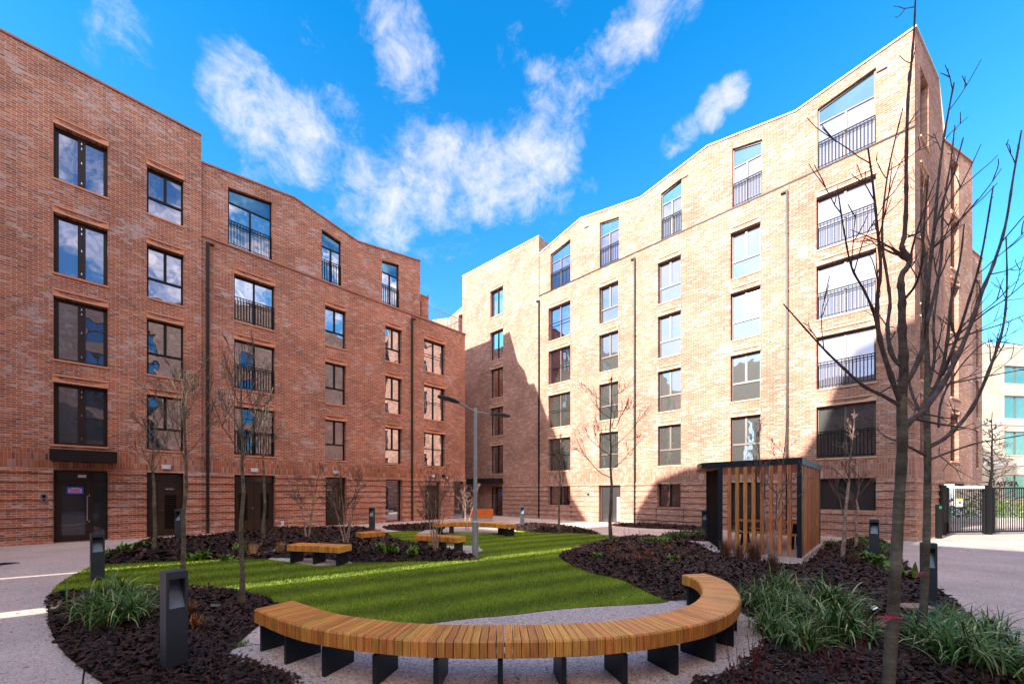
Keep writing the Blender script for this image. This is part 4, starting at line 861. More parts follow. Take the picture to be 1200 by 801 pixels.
# short white post by the wall
t = thing('short_post', 'short white capped post standing against the red wall beside the double doors', 'post', loc=gp(331,621)); mb = MB(); mb.tube([(0,0,0),(0,0,.36)],.06,12); mb.build('post', 'white_plastic', t); mb = MB(); mb.tube([(0,0,.36),(0,0,.42)],[.075,.05],12); mb.build('cap', 'white_plastic', t)
lp = gp(557, 653.5); t = thing('lamp_post', 'slim galvanised lamp post with two flat black lamp heads on the lawn', 'lamp post', loc=lp)
mb = MB(); mb.tube([(0,0,0),(0,0,.95),(0,0,1.0)], [.085,.085,.055], 16); mb.build('base_column', 'galvanised', t, smooth=False)
mb = MB(); mb.tube([(0,0,1.0),(0,0,3.93)], [.052,.045], 14); mb.tube([(0,0,3.93),(0,0,3.96)], [.05,.03], 14); mb.build('pole', 'galvanised', t)
hb = MB(); hb.box(-.045,.045,-.0865,-.083,.35,.75); hb.build('access_door', 'galvanised', t)
for sx_, dy, rise in ((-1, -.35, .16), (1, .35, -.03)):
    a = MB(); ex = .42; a.tube([(0,0,3.86),(sx_*ex*.5,dy*.5,3.88+rise*.5),(sx_*ex,dy,3.88+rise)], .026, 8); a.build('arm', 'galvanised', t)
    hd = MB(); K = 8; e0 = Vector((sx_*ex*.9, dy*.9, 3.885+rise*.9)); dr = Vector((sx_*.52, dy*.5, rise*.75)); nn = Vector((-dr.y, dr.x, 0)).normalized(); prev = None; i0 = 0
    secs = []
    for k in range(K+1):
        f = k/K; wdt = .04+.085*math.sin(min(1, f*1.6)*math.pi/2)*(1 if f < .8 else 1-.75*(f-.8)/.2); th = .035+.02*math.sin(f*math.pi); c_ = e0+dr*f
        secs.append([c_-nn*wdt, c_-nn*wdt*.7+Vector((0,0,th)), c_+nn*wdt*.7+Vector((0,0,th)), c_+nn*wdt, c_+nn*wdt*.9-Vector((0,0,.018)), c_-nn*wdt*.9-Vector((0,0,.018))])
    for s_ in secs: hd.v += [tuple(v) for v in s_]
    for k in range(K):
        for j in range(6): hd.f.append((k*6+j, k*6+(j+1) % 6, (k+1)*6+(j+1) % 6, (k+1)*6+j)); hd.uv += [(0,0)]*4; hd.m.append(0)
    hd.f.append((5,4,3,2,1,0)); hd.uv += [(0,0)]*6; hd.m.append(0); hd.f.append(tuple(K*6+j for j in range(6))); hd.uv += [(0,0)]*6; hd.m.append(0)
    hd.build('lamp_head', 'dark_metal', t)

# ================================================================== pergola
pg = thing('timber_pergola', 'square garden shelter with dark metal frame and vertical orange timber slats', 'pergola', loc=(0,0,0))
Pc = {'near': gp(937,658), 'left': gp(844,648), 'back': gp(830,637), 'right': gp(959,640)}
org = Pc['near'].copy(); pg.location = org; lo = lambda p: Vector(p)-org
sl_ = [gp(940.5,659.5), gp(966,640), gp(905,629), gp(818,640), gp(835,650)]
mb = MB(); n_ = len(sl_)
mb.face([(lo(p).x, lo(p).y, .10) for p in sl_]); 
for i in range(n_):
    a, b = lo(sl_[i]), lo(sl_[(i+1) % n_]); mb.face([(a.x,a.y,-.02),(b.x,b.y,-.02),(b.x,b.y,.10),(a.x,a.y,.10)])
mb.build('base_slab', 'pad_mat', pg)
RZ = 2.44
def post(p, w_=.10):
    p = lo(p); d = _uR; a = Vector((d.x, d.y, 0))*w_/2; b = Vector((-d.y, d.x, 0))*w_/2; mb = MB(); mb.hexa([tuple(p+s*a+q*b+Vector((0,0,z))) for z in (.10, RZ) for s, q in ((-1,-1),(1,-1),(1,1),(-1,1))]); mb.build('post', 'dark_metal', pg)
for k in Pc: post(Pc[k])
bk_ = gp(885,630.5); post(bk_)
roofp = [gp(940,658.6), gp(962,640), gp(905,628.5), gp(835,628.5), gp(819,634), gp(817,640.5), gp(822,645)]
rp = [lo(p) for p in roofp]; rp = [Vector((p.x, p.y, 0)) for p in rp]
# smooth the rounded left corner
rp = [rp[0], rp[1], rp[2], rp[3]]+[p for p in catmull([rp[3], rp[4], rp[5], rp[6]], 4)][1:]
mb = MB(); 
mb.face([(p.x,p.y,RZ+.17) for p in rp]); 
for i in range(len(rp)):
    a, b = rp[i], rp[(i+1) % len(rp)]; mb.face([(a.x,a.y,RZ),(b.x,b.y,RZ),(b.x,b.y,RZ+.17),(a.x,a.y,RZ+.17)])
mb.build('roof', 'dark_metal', pg); mb = MB(); mb.face([(p.x,p.y,RZ+.01) for p in rp][::-1]); mb.build('soffit', 'cedar', pg)
def slats(A, B_, fr0, fr1, n, w_, dp, z0=.12, z1=RZ-.01):
    A, B_ = lo(A), lo(B_); d = (B_-A); L_ = d.length; d = d.normalized(); q = Vector((-d.y, d.x, 0)); mb = MB()
    for i in range(n):
        c = A+d*L_*(fr0+(fr1-fr0)*(i/(n-1))); P8 = []
        for z in (z0, z1):
            for s, r in ((-1,-1),(1,-1),(1,1),(-1,1)): v = c+d*s*w_/2+q*r*dp/2; P8.append((v.x, v.y, z))
        i0 = len(mb.f); mb.hexa(P8)
        # vertical grain
        mb.uv[-24:] = [(v_, u_) for (u_, v_) in mb.uv[-24:]]
    mb.build('slat_screen', 'cedar', pg)
slats(Pc['left'], Pc['near'], .13, .885, 8, .085, .06); slats(Pc['near'], Pc['right'], .05, .95, 17, .05, .09)
slats(bk_, Pc['right'], .45, .9, 4, .06, .05); 
a_, b_ = lo(Pc['back']), lo(Pc['left']); mb = MB(); d_ = (b_-a_).normalized()*.06; q_ = Vector((-d_.y, d_.x, 0)).normalized()*.015; mb.hexa([tuple(v+Vector((0,0,z))) for z in (.12, RZ-.02) for v in (a_+d_-q_, b_-d_-q_, b_-d_+q_, a_+d_+q_)]); mb.build('dark_sheet', 'louvre', pg)  # near-black sheet filling the black gap between back and left posts
# picnic table inside
ctr = (Pc['near']+Pc['left']+Pc['right']+bk_)/4; ctr = Vector((ctr.x-.1, ctr.y, .10))
pt = thing('picnic_table', 'timber picnic table with dark legs inside the slatted shelter', 'table', loc=ctr); pt.rotation_euler = (0,0,math.atan2(_uR.y,_uR.x))
mb = MB()
for i in range(6): mb.box(-.9,.9,-.38+i*.128,-.38+i*.128+.118,.72,.76)
mb.build('tabletop', 'timber', pt)
for s in (-1, 1):
    mb = MB()
    for i in range(2): mb.box(-.85,.85,s*.72-.13+i*.135,s*.72-.13+i*.135+.125,.42,.46)
    mb.build('seat', 'timber', pt)
    mb = MB(); x = s*.65; mb.box(x-.03,x+.03,-.72,.72,.36,.42); mb.hexa([(x-.03,-.5,0),(x+.03,-.5,0),(x+.03,-.42,0),(x-.03,-.42,0),(x-.03,-.2,.72),(x+.03,-.2,.72),(x+.03,-.12,.72),(x-.03,-.12,.72)]); mb.hexa([(x-.03,.42,0),(x+.03,.42,0),(x+.03,.5,0),(x-.03,.5,0),(x-.03,.12,.72),(x+.03,.12,.72),(x+.03,.2,.72),(x-.03,.2,.72)]); mb.build('leg_frame', 'black_metal', pt)

# ================================================================== gates
def bars_gate(name, label, pxa, pxb, d0, d1, ztop, cat='gate', group='black bar gates beside the buff block'):
    A = Vector(((pxa-CX)/F*d0, d0, 0)); B_ = Vector(((pxb-CX)/F*d1, d1, 0)); t = thing(name, label, cat, group, loc=A); u = (B_-A); L_ = u.length; fr = Fr((0,0), (u.x,u.y), (u.y,-u.x))
    mb = MB()
    for a0, a1 in ((0,.07),(L_-.07,L_)): fr.box(mb, a0, a1, -.035, .035, .06, ztop)
    fr.box(mb, .07, L_-.07, -.03, .03, .10, .16); fr.box(mb, .07, L_-.07, -.03, .03, ztop-.07, ztop); mb.build('gate_frame', 'black_metal', t)
    b = MB(); n = int(L_/.115)
    for i in range(1, n): x = .07+(L_-.14)*i/n; fr.box(b, x-.011, x+.011, -.011, .011, .16, ztop-.07)
    b.build('gate_bars', 'black_metal', t); return t, fr, L_
gd = 15.9; gz_ = 1.75+(576-570.5)/455*gd
t, fr, L_ = bars_gate('metal_gate', 'black bar gate with a small white notice, right beside the brick corner', 1110, 1153.5, 15.7, 15.9, gz_)
mb = MB(); fr.box(mb, .38, .68, .02, .03, 1.15, 1.48, 0); fr.box(mb, .38, .68, .03, .034, 1.41, 1.48, 1); fr.box(mb, .50, .60, .03, .033, 1.27, 1.37, 2); fr.box(mb, .42, .64, .03, .033, 1.18, 1.2, 2); mb.build('notice', ['white_plastic','yellow','ink'], t)
mb = MB(); fr.box(mb, .03, L_-.2, .04, .14, gz_-.06, gz_+.05, 0); fr.box(mb, .3, .55, .03, .16, gz_+.05, gz_+.14, 1); mb.build('gate_closer', ['white_plastic','black_metal'], t)
t, fr, L_ = bars_gate('metal_gate', 'wide black bar gate with cut-out metal letters on its top rail, at the right edge', 1164, 1262, 15.95, 16.5, gz_)
text('EAST SEA', .30, 'black_metal', wallM(Fr((0,0), fr.u[:2], fr.n[:2]), 0.0, .0, gz_+.13), t, 'sign_lettering', .012, 'LEFT')
for px, d, lab in ((1105,15.7,'black gate post hard against the brick corner'),(1158.5,15.95,'thick black gate post between the two bar gates')):
    t = thing('gate_post', lab, 'post', 'gate posts', loc=((px-CX)/F*d, d, 0)); mb = MB(); a = .075; mb.box(-a,a,-a,a,0,gz_+.06); mb.build('post', 'black_metal', t); mb = MB(); mb.box(-a-.01,a+.01,-a-.01,a+.01,gz_+.06,gz_+.085); mb.build('cap', 'black_metal', t)
d = 14.6; t = thing('access_post', 'short black access post with a small green light by the gate', 'post', loc=((1100-CX)/F*d, d, 0)); mb = MB(); mb.box(-.07,.07,-.06,.06,0,1.28); mb.build('post', 'black_metal', t); mb = MB(); mb.box(-.045,.045,-.066,-.061,1.12,1.22); mb.build('button', 'green_lamp', t)

# ================================================================== trees
def rv(s=1.): return Vector((random.gauss(0, s), random.gauss(0, s), random.gauss(0, s)))
TW = [.0022]
def limb(mb, p0, d0, L_, r0, r1, lvl, kids, up=.25, wob=.12, seg=7, sides=6, ang=(.5,.95), klen=.5, zmin=0):
    """one bending branch with side branches; recursion builds the crown"""
    r0 = max(r0, TW[0]*1.6); r1 = max(r1, TW[0])
    pts = [Vector(p0)]; d = d0.normalized(); st = L_/seg; rad = [r0]
    for i in range(seg):
        d = (d+rv(wob)+Vector((0,0,up))*.5/seg*2).normalized(); pts.append(pts[-1]+d*st); rad.append(r0+(r1-r0)*(i+1)/seg)
    mb.tube(pts, rad, sides, cap=False)
    if lvl <= 0: return pts
    for k in range(kids):
        f = random.uniform(.18, .92) if k else .5; i = min(seg-1, int(f*seg)); fr_ = f*seg-i; p = pts[i].lerp(pts[i+1], fr_); dd = (pts[i+1]-pts[i]).normalized()
        ax = dd.cross(rv()).normalized(); a = random.uniform(*ang); nd_ = Matrix.Rotation(a, 3, ax) @ dd
        r = (rad[i]*(1-fr_)+rad[i+1]*fr_)
        limb(mb, p, nd_, L_*klen*random.uniform(.6, 1.15)*(1.15-.6*f), r*.6, max(.0018, r1*.6), lvl-1, max(1, kids-1), up*1.1, wob*1.1, max(3, seg-2), max(3, sides-1), ang, klen, zmin)
    return pts
def tree(name, label, cat, px, d, trunk, toph, r, spread, nl, group, bark='bark_green', twig=None, first=None, lvl=2, kids=4, up=.5, lean=0., a0=(.5,.95), seed=0, z=None, thick=1.0, sides=6):
    random.seed(seed); TW[0] = max(.0022, d*.00036); X = (px-CX)/F*d; zb = gz(X, d)-.03 if z is None else z
    t = thing(name, label, cat, group, loc=(X, d, zb)); mb = MB(); pts = [Vector((0,0,0))]; n = 9; top = Vector((lean, 0, toph*.96))
    for i in range(1, n+1): f = i/n; pts.append(Vector((lean*f+random.gauss(0,.014)*toph*.3, random.gauss(0,.014)*toph*.3, toph*.97*f)))
    rad = [r*(1.25 if i == 0 else 1-.86*(i/n)**1.1) for i in range(n+1)]; mb.tube(pts, rad, 8+2*(d < 8), cap=False); mb.build('trunk', bark, t, smooth=True)
    cb = MB(); a = random.uniform(0, 6.28)
    for k in range(nl):
        f = trunk+(1-trunk)*(k/nl)**1.0*.92; zz = f*toph*.97; i = min(n-1, int(f*n)); p = pts[i].lerp(pts[i+1], f*n-i); a += 2.4+random.gauss(0,.3)
        pitch = random.uniform(*a0); dr = Vector((math.cos(a)*math.sin(pitch), math.sin(a)*math.sin(pitch), math.cos(pitch)))
        rr_ = r*(1-.86*f**1.1)*.55*thick; g_ = (f-trunk)/(1-trunk+1e-6)
        limb(cb, p, dr, spread*(1.15-.75*g_)*random.uniform(.8,1.15), rr_, max(.002, rr_*.18), lvl, kids, up, .09, 7, sides, (.45,.9), .5)
    cb.build('crown', twig or bark, t, smooth=True); return t
GT = 'young bare trees round the lawn'
tree('bare_tree', 'slender leafless tree growing in the near left mulch, just left of the curved bench end', 'tree', 283, 5.75, .53, 3.9, .036, 1.0, 13, GT, 'bark_green', kids=5, up=.9, a0=(.45,.9), seed=3, thick=.8)
tree('bare_tree', 'leafless tree with a pale trunk right behind the big near bollard', 'tree', 217, 7.0, .58, 4.1, .040, 1.05, 13, GT, 'bark_green', kids=5, up=.8, a0=(.5,.95), seed=5, thick=.8)
tree('bare_tree', 'small leafless tree in front of the brown louvred door', 'tree', 180, 10.2, .50, 3.9, .045, 1.15, 11, GT, 'bark_green', kids=4, up=.8, seed=8)
tree('bare_tree', 'thin leafless tree in front of the brown double doors', 'tree', 309, 12.3, .56, 4.8, .048, 1.1, 9, GT, 'bark_green', kids=4, up=.9, seed=9)
tree('bare_tree', 'wide spreading leafless tree before the sunlit wall behind the right mulch bank', 'tree', 716, 13.2, .38, 5.9, .062, 1.85, 13, GT, 'bark_dark', kids=4, up=.75, a0=(1.05,1.45), seed=12, thick=.72)
tree('bare_tree', 'small leafless tree in the far bed against the brick wall, left of the spreading tree', 'tree', 655, 16.0, .46, 4.3, .05, .95, 11, GT, 'bark_green', kids=4, up=.8, seed=15)
tree('conifer', 'dark bare conical tree standing outside the gate', 'tree', 1163, 24., .12, 6.9, .10, 1.35, 46, None, 'bark_dark', kids=4, up=.15, a0=(1.0,1.5), seed=19, lvl=2, z=0)
def shrub(label, px, d, h, stems, spread, r, seed, bark='bark_birch', twig='twig_red', kids=4, name='multi_stem_tree', grp='bare multi-stemmed young birches', cat='tree'):
    random.seed(seed); TW[0] = max(.0022, d*.00027); X = (px-CX)/F*d; t = thing(name, label, cat, grp, loc=(X, d, gz(X, d)-.03)); mb = MB(); cb = MB()
    for k in range(stems):
        a = 6.28*k/stems+random.uniform(-.4,.4); sp = spread*random.uniform(.5,1.1); hh = h*random.uniform(.72,1.0); pts = []; n = 9
        for i in range(n+1): f = i/n; pts.append(Vector((math.cos(a)*(.05+sp*f**1.3)+random.gauss(0,.012)*h*.3, math.sin(a)*(.05+sp*f**1.3)+random.gauss(0,.012)*h*.3, hh*f)))
        rad = [r*(1-.88*i/n) for i in range(n+1)]; cut = 5; mb.tube(pts[:cut+1], rad[:cut+1], 7, cap=False); cb.tube(pts[cut:], rad[cut:], 6, cap=False)
        for j in range(9):
            f = random.uniform(.22,.97); i = min(n-1, int(f*n)); p = pts[i].lerp(pts[i+1], f*n-i); b = random.uniform(0,6.28); pi = random.uniform(.4,.85)
            limb(cb, p, Vector((math.cos(b)*math.sin(pi), math.sin(b)*math.sin(pi), math.cos(pi))), h*.30*(1.25-f), r*.42*(1-.7*f), .0022, 2, kids, .25, .08, 6, 4, (.3,.65), .55)
    mb.build('stem', bark, t, smooth=True); cb.build('crown', twig, t, smooth=True); return t
shrub('bare birch with two pale stems between the double doors and the single door', 361, 12.6, 3.1, 2, .55, .030, 21)
shrub('bushy bare multi-stemmed birch just in front of the small bench end', 405, 11.2, 2.9, 4, .7, .022, 22)
shrub('bare multi-stemmed birch rising behind the slatted bench left of the lamp post', 510, 10.3, 2.5, 6, .62, .016, 23)
shrub('small bare shrub at the dark undercroft corner of the red block', 547, 17.5, 2.7, 3, .5, .022, 24)
shrub('pale stemmed bare birch standing right of the pergola', 985, 9.0, 3.5, 1, .25, .048, 25, kids=5)
shrub('slim bare birch behind the pale birch, against the corner of the buff block', 1001, 11.0, 3.2, 1, .2, .040, 26, kids=5)
shrub('thin twin stemmed birch growing in front of the pergola slats', 905, 8.2, 3.4, 2, .35, .026, 27)
# the two big trees at the right, their main limbs laid out one by one
def limb_tree(label, d, trunk, limbs, seed, tw=26):
    random.seed(seed); TW[0] = .0022; x0, y0 = trunk[0][:2]; base = Vector(((x0-CX)/F*d, d, 0)); t = thing('bare_tree', label, 'tree', 'two foreground trees on the right', loc=base)
    w3 = lambda px, py, off=0: Vector(((px-CX)/F*(d+off), d+off, H+(HY-py)/F*(d+off)))-base
    k = d/F; pts = [w3(a, b) for a, b, r in trunk]; mb = MB(); cp = catmull(pts, 5); rr_ = np.interp(np.linspace(0, 1, len(cp)), np.linspace(0, 1, len(trunk)), [r*k*.72 for a, b, r in trunk])
    rr_ = [r*(1+.05*math.sin(i*2.1)+random.uniform(-.02,.02)) for i, r in enumerate(rr_)]; mb.tube(cp, rr_, 14, cap=False); mb.build('trunk', 'bark_green', t, smooth=True)
    cb = MB()
    for lst, r0, r1, dep in limbs:
        n = len(lst); P = [w3(a, b, dep*(i/(n-1))) for i, (a, b) in enumerate(lst)]; cp = catmull(P, 5); m = len(cp)
        rad = [(r0+(r1-r0)*(i/(m-1))**.7)*k*.70*(1.25 if i % 4 == 2 and i > 4 else 1) for i in range(m)]; cb.tube(cp, rad, 8)
        ln = sum((b-a).length for a, b in zip(cp, cp[1:]))
        for q in range(int(ln*2.8)):                          # side twigs
            i = random.randint(int(m*.15), m-2); dd = (cp[i+1]-cp[i]).normalized(); ax = dd.cross(rv()).normalized(); nd_ = Matrix.Rotation(random.uniform(.4,.9), 3, ax) @ dd
            limb(cb, cp[i], nd_, random.uniform(.15,.62), rad[i]*.42+.001, .0022, 1, 2, .35, .07, 6, 5, (.4,.7), .5)
        for q in range(int(ln*11)):                           # buds
            i = random.randint(int(m*.3), m-2); p = cp[i].lerp(cp[i+1], random.random()); nn = rv().normalized(); cb.tube([p, p+nn*(rad[i]+.006)], [.004,.0015], 4, cap=False)
    cb.build('crown', 'bark_dark', t, smooth=True); return t
limb_tree('large foreground bare tree at the right, its leader crossing the roof corner', 2.9,
    [(1038,852,9.6),(1042,790,8.6),(1048,690,7.7),(1053,600,7.2),(1057,530,7.0),(1057,490,6.9),(1056,462,6.4)],
    [([(1057,465),(1059,425),(1057,385),(1057,350),(1056,325),(1066,306),(1057,290),(1060,275),(1062,237),(1062,190),(1064,118),(1067,85),(1071,38),(1073,-6)],6.6,1.0,.0),
     ([(1057,505),(1068,492),(1083,480),(1110,441),(1133,392),(1152,339),(1164,310),(1178,265),(1188,204),(1197,153)],5.6,1.1,.35),
     ([(1055,475),(1034,463),(1012,452),(983,426),(960,403),(918,356)],3.6,.8,-.25),
     ([(1055,470),(1047,449),(1031,397),(1028,352),(1032,313),(1027,256),(1022,208),(1017,173)],4.4,.9,-.3),
     ([(1058,430),(1045,415),(1040,385),(1043,355),(1040,327),(1034,284),(1036,237),(1043,190),(1058,127)],3.6,.9,.3),
     ([(1030,395),(1024,367),(1013,341),(998,313),(989,270),(982,225)],2.4,.7,-.35),
     ([(1058,455),(1075,425),(1085,390),(1088,332),(1095,265),(1100,208),(1107,156),(1118,97)],4.4,1.0,.2),
     ([(1086,380),(1096,340),(1103,303),(1105,246),(1114,190),(1119,147)],2.8,.8,.4),
     ([(1104,440),(1120,400),(1136,350),(1150,300),(1164,218)],2.8,.8,-.3),
     ([(1095,270),(1105,235),(1117,204),(1129,161)],1.8,.7,-.1),
     ([(1065,277),(1079,270),(1093,246),(1104,225)],2.0,.7,.1),
     ([(1060,350),(1072,335),(1080,310),(1083,262),(1088,205)],2.4,.7,-.4)], 31)
limb_tree('second bare tree behind the foreground one, with a slimmer trunk beside the square bollard', 4.4,
    [(1080,757,5.6),(1083,700,5.0),(1086,620,4.7),(1087,540,4.5),(1086,480,4.1),(1087,440,3.6)],
    [([(1087,445),(1086,405),(1082,360),(1085,310),(1079,262),(1083,215)],4.2,.8,.2),
     ([(1089,523),(1111,510),(1139,478),(1162,426),(1176,380),(1180,332),(1179,277)],4.0,.8,.2),
     ([(1084,533),(1060,521),(1035,510)],2.6,.8,-.2),
     ([(1090,538),(1111,530),(1141,520),(1166,515),(1203,509)],2.2,.7,.3),
     ([(1087,500),(1077,480),(1067,455),(1062,420),(1055,380)],3.0,.8,.4),
     ([(1087,470),(1102,440),(1110,400),(1115,350),(1125,305),(1130,262)],3.4,.8,-.3),
     ([(1110,405),(1135,392),(1150,387),(1176,379),(1203,368)],1.8,.6,.3),
     ([(1125,390),(1156,365),(1180,349),(1203,329)],1.8,.6,-.2),
     ([(1090,455),(1120,448),(1160,440),(1203,432)],1.8,.6,.1),
     ([(1086,460),(1095,420),(1094,380),(1100,330),(1106,280)],2.8,.7,.3),
     ([(1100,500),(1103,470),(1118,440),(1138,415),(1160,400),(1200,405)],1.9,.6,.4)], 33)

# ================================================================== planting
def blades(mb, n, L0, L1, w_, lean, seed, r0=.06, m=0, droop=1.0):
    random.seed(seed)
    for i in range(n):
        a = random.uniform(0, 6.28); ln = random.uniform(L0, L1); le = random.uniform(.15, 1)*lean; b = Vector((random.gauss(0, r0), random.gauss(0, r0), 0)); d = Vector((math.cos(a), math.sin(a), 0)); s = Vector((-d.y, d.x, 0))
        K = 6; pts = []; th = random.uniform(.05,.35)*le; p = b.copy(); i0 = len(mb.v)
        for k in range(K+1):
            f = k/K; ww = w_*(1-f**2.2)*(.7+.6*min(1, f*3))*.5+.0004; mb.v.append(tuple(p-s*ww)); mb.v.append(tuple(p+s*ww+Vector((0,0,.0015)))); th2 = th+droop*le*f*(1.35+.7*f); p = p+(d*math.sin(th2)+Vector((0,0,math.cos(th2))))*ln/K
        for k in range(K): mb.f.append((i0+2*k, i0+2*k+1, i0+2*k+3, i0+2*k+2)); mb.uv += [(0,0)]*4; mb.m.append(m if not isinstance(m, tuple) else (m[0] if i % 5 else m[1]))
protos = {}; TW[0] = .0016
def clump(name, label, cat, px, py, sc, kind, group=None, z=None):
    p = gp(px, py); zz = gz(p.x, p.y)
    if kind not in protos or random.random() < 0: 
        L = []
        for v in range(3):
            mb = MB()
            if kind == 'strap': blades(mb, 170, .32, .66, .013, 1.75, 50+v, .10, (0, 1)); mats = ['strap_leaf','strap_leaf_pale']
            elif kind == 'brown': blades(mb, 260, .18, .42, .004, .75, 60+v, .05, 0, .8); mats = ['brown_grass']
            elif kind == 'tan': blades(mb, 220, .16, .36, .004, .7, 64+v, .05, 0, .7); mats = ['tan_grass']
            elif kind == 'fern': blades(mb, 60, .10, .26, .012, 1.5, 70+v, .04, 0, .9); mats = ['orange_fern']
            elif kind == 'leafy': blades(mb, 42, .10, .24, .055, 1.3, 80+v, .05, 0, 1.0); mats = ['bright_leaf']
            elif kind == 'mound': blades(mb, 180, .06, .16, .018, 1.2, 85+v, .14, 0, 1.0); mats = ['bright_leaf']
            else:
                random.seed(90+v)
                for s in range(6):
                    a = random.uniform(0,6.28); limb(mb, Vector((math.cos(a)*.09, math.sin(a)*.09, 0)), Vector((math.cos(a)*.22, math.sin(a)*.22, 1)), random.uniform(.35,.7), .0038, .0016, 1, 2, .2, .05, 6, 4, (.25,.5), .4)
                mats = ['red_stem']
            o = mb.build(name, mats); L.append(o.data); bpy.data.objects.remove(o)
        protos[kind] = L
    o = bpy.data.objects.new(name, protos[kind][clump.n % 3]); clump.n += 1; COL.objects.link(o); o.location = (p.x, p.y, zz-.01); o.rotation_euler = (0, 0, clump.n*1.7); o.scale = (sc, sc, sc*(.76 if kind == 'strap' else .95)*(.92+.05*(clump.n % 4)))
    return tag(o, label, cat, group)
clump.n = 0
GS = 'strap-leaved evergreen grass clumps in the beds'
clump('grass_clump', 'large strap-leaved green clump in the near left bed, left half of the pair', 'plant', 118, 728, 1.15, 'strap', GS)
clump('grass_clump', 'large strap-leaved green clump in the near left bed, right half of the pair', 'plant', 146, 736, 1.2, 'strap', GS)
clump('grass_clump', 'strap-leaved clump at the back of the near left pair, touching the bollard', 'plant', 138, 712, 1.1, 'strap', GS)
S = [(893,716,'strap-leaved clump hard against the right end of the curved bench'),(925,728,'strap-leaved clump second along the row right of the curved bench'),(955,745,'strap-leaved clump in the middle of the row right of the curved bench'),
     (990,768,'strap-leaved clump in the right bed, nearest to the thick trunk on its left'),(905,745,'strap-leaved clump beside the pale bench pad edge'),(945,770,'lowest strap-leaved clump between bench pad and thick trunk'),
     (978,735,'strap-leaved clump at the back right of the bench row'),(915,708,'farthest strap-leaved clump of the row behind the curved bench'),
     (1105,752,'strap-leaved clump at the foot of the slim second trunk'),(1140,778,'strap-leaved clump in the bottom right corner near the paving edge'),(1175,800,'strap-leaved clump at the extreme bottom right'),(1120,800,'strap-leaved clump at the bottom edge right of the thick trunk'),
     (1095,778,'strap-leaved clump low between the two foreground trunks'),(1155,750,'strap-leaved clump touching the right hand paving'),
     (972,640,'small strap-leaved clump behind the pergola corner'),(1028,652,'strap-leaved clump at the foot of the corner bollard'),(1010,643,'strap-leaved clump left of the corner bollard'),(1042,644,'strap-leaved clump right of the corner bollard, by the brick corner'),
     (800,631,'green clump left of the pergola by the small bollard'),(820,631,'green clump touching the left post of the pergola'),(785,630,'green clump in the small bed before the wall window')]
for i, (x, y, lb) in enumerate(S): clump('grass_clump', lb, 'plant', x, y, (1.0 if y > 700 else .8)*(1.12 if i % 3 == 0 else .98), 'strap', GS)
GBn = 'brown winter grass tufts'
for x, y, s, kd, lb in ((850,652,1.3,'brown','brown grass tuft left of the pergola, farthest left of three'),(866,657,1.3,'brown','brown grass tuft in the middle left of the pergola'),(884,668,1.5,'brown','big brown grass tuft just above the end of the curved bench'),
     (297,653,1.0,'tan','pinkish grass tuft in the mulch bank left of the slatted bench'),(328,652,1.0,'tan','pinkish grass tuft right beside the slatted bench'),(441,640,1.0,'tan','tan grass tuft below the small bench end'),(905,680,1.0,'brown','low brown tuft in front of the pergola slab'),(1000,672,.8,'brown','small brown tuft near the pale birch'),(428,641,.9,'tan','tan grass tuft left of the small bench end')):
    clump('dry_grass_tuft', lb, 'plant', x, y, s, kd, GBn)
for x, y, lb in ((716,657,'orange dead fern near the left of the right mulch bank'),(738,655,'orange dead fern in the upper middle of the mulch bank'),(759,663,'orange dead fern in the centre of the mulch bank'),(783,655,'orange dead fern toward the bench end'),(730,667,'orange dead fern low in the mulch bank'),(747,669,'lowest orange dead fern by the lawn edge'),(227,745,'orange dead fern right of the big bollard'),(222,726,'small orange fern behind the big bollard')):
    clump('dead_fern', lb, 'plant', x, y, .95, 'fern', 'orange dead ferns in the mulch')
for x, y, s, kd, lb in ((132,655,1.2,'leafy','leafy green plant at the left tip of the far bed'),(148,653,1.3,'leafy','leafy green plant second from the left tip of the far bed'),(166,652,1.3,'leafy','leafy green plant left of the louvred door tree'),(222,657,1.1,'leafy','leafy green plant by the lawn behind the bollard tree'),(238,656,1.5,'leafy','bright leafy plant between the two left trees'),(265,657,1.1,'leafy','pale leafy plant right of the bright one'),
     (278,652,1.0,'leafy','leafy plant beside the near trunk in the far bed'),(770,642,1.6,'mound','bright green low mound on top of the right mulch bank'),(1030,672,1.5,'leafy','pale leafy plant in front of the corner bollard'),(1050,681,1.4,'leafy','leafy plant behind the thick trunk'),(1018,664,1.4,'leafy','leafy plant nearest the pale birch'),
     (445,654,1.2,'leafy','small green plant in the mulch left of the bench tip'),(458,655,1.3,'leafy','small green plant in the middle of the mulch tip'),(484,655,1.3,'leafy','small green plant below the slatted bench near the lamp'),(700,661,.9,'leafy','tiny green plant at the tip of the right mulch bank'),(277,757,.5,'mound','tiny yellow green sprig by the bench pad'),(787,667,.9,'leafy','blue green sprig near the end of the curved bench')):
    clump('leafy_plant', lb, 'plant', x, y, s, kd, 'small leafy plants in the beds')
for x, y, s, lb in ((975,668,.9,'red stemmed shrub right of the pergola slab'),(950,676,.9,'red stemmed shrub in front of the pergola corner'),(868,800,.9,'thin red stems at the bottom edge by the bench pad'),(880,830,.9,'thin red stems right of the bench pad at the bottom'),(985,820,.8,'thin red stems left of the thick trunk at the bottom'),(965,810,.8,'thin red stems among the strap leaves'),(1062,768,.6,'thin red stems between the two trunks'),(735,633,.7,'small twiggy shrub right of the spreading tree'),(752,633,.7,'twiggy shrub second right of the spreading tree')):
    clump('red_stem_shrub', lb, 'plant', x, y, s, 'red', 'red stemmed winter shrubs')
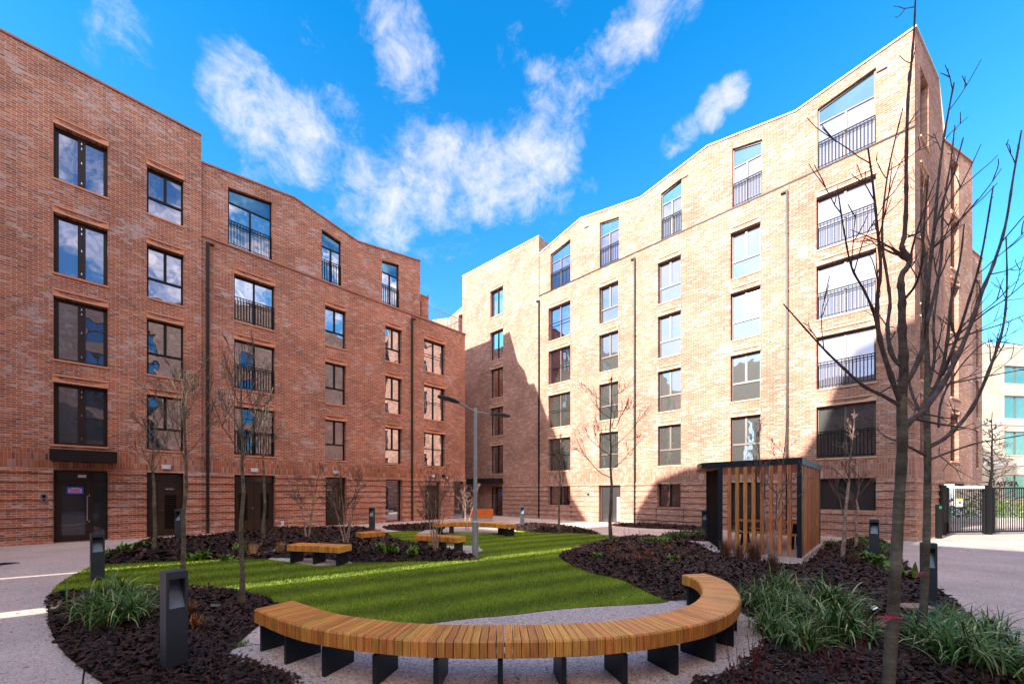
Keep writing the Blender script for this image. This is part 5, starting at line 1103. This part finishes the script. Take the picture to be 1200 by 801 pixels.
# small things on the ground
p = gp(252, 722.5); mb = MB(); mb.tube([(0,0,0),(0,0,.05)], .02, 8); t = thing('ground_spotlight', 'small blue grey disc spotlight on the mulch near the left trees', 'spotlight', loc=(p.x,p.y,gz(p.x,p.y))); mb.build('stake', 'black_metal', t); mb = MB(); mb.tube([(0,0,.05),(0,.01,.085)], [.055,.06], 16); mb.build('lamp_head', 'galvanised', t)
p = gp(1024, 740); t = thing('ground_spotlight', 'small silver spotlight on the mulch left of the thick trunk', 'spotlight', loc=(p.x,p.y,gz(p.x,p.y))); mb = MB(); mb.tube([(0,0,0),(0,0,.05)], .015, 8); mb.build('stake', 'black_metal', t); mb = MB(); mb.tube([(-.02,0,.05),(.03,-.01,.08)], [.035,.045], 14); mb.build('lamp_head', 'steel', t)
p = gp(1068, 733); mb = MB(); mb.hexa([(-.22,-.10,0),(.20,-.12,0),(.22,.10,0),(-.20,.12,0),(-.22,-.10,.05),(.20,-.12,.05),(.22,.10,.05),(-.20,.12,.05)]); o = mb.build('stone_slab', 'stone_flag'); o.location = (p.x,p.y,gz(p.x,p.y)+.02); tag(o, 'flat reddish stone slab lying on the mulch between the two trunks', 'stone slab')
def ribbon(px, py, d, label):
    c = Vector(((px-CX)/F*d, d, H+(HY-py)/F*d)); mb = MB(); r = .06 if d < 3 else .045
    r *= .78
    for k in range(14):
        a0, a1 = k/14*6.283, (k+1)/14*6.283; mb.face([(r*math.cos(a0),r*math.sin(a0),-.006),(r*math.cos(a1),r*math.sin(a1),-.006),(r*math.cos(a1),r*math.sin(a1),.006),(r*math.cos(a0),r*math.sin(a0),.006)])
    for dz_, l in ((.01,.12),(-.05,.10)):
        mb.hexa([(-.05,-.04,-.005),(-.05-l,-.05,dz_-.005),(-.05-l,-.048,dz_-.005),(-.05,-.038,-.005),(-.05,-.04,.007),(-.05-l,-.05,dz_+.007),(-.05-l,-.048,dz_+.007),(-.05,-.038,.007)])
    o = mb.build('ribbon', 'pink_ribbon'); o.location = c; tag(o, label, 'ribbon', 'pink ribbons tied to the trunks')
ribbon(1047, 721, 2.9, 'bright pink ribbon tied round the thick foreground trunk'); ribbon(1083, 670, 4.4, 'pink ribbon tied round the slim second trunk')
p = gp(2, 661); t = thing('drain_cover', 'small round dark drain cover set in the paving at the left edge', 'drain cover', loc=p); mb = MB(); mb.tube([(0,0,.0),(0,0,.012)], .28, 24); mb.build('rim', 'galvanised', t); mb = MB()
for i in range(7): mb.box(-.2+.01*abs(i-3), .2-.01*abs(i-3), -.17+i*.052, -.145+i*.052, .0125, .018)
mb.build('grate', 'black_metal', t)
# traffic-free kerb and planting seen through the gate
mb = MB(); mb.box(12, 60, 21.0, 21.3, 0, .35); o = mb.build('low_wall', 'concrete'); tag(o, 'low pale concrete wall seen through the bar gates', 'wall')
random.seed(5); mb = MB()
for k in range(2600):
    x = random.uniform(22, 36); y = random.uniform(22.3, 23.6); z = random.uniform(.1, 1.5)*random.uniform(.6, 1); a = rv().normalized()*.07; b = rv().normalized()*.07; c = Vector((x, y, z)); mb.face([c-a, c+b, c+a, c-b])
o = mb.build('hedge', 'bright_leaf'); tag(o, 'leafy yellow green hedge seen beyond the gates', 'hedge')
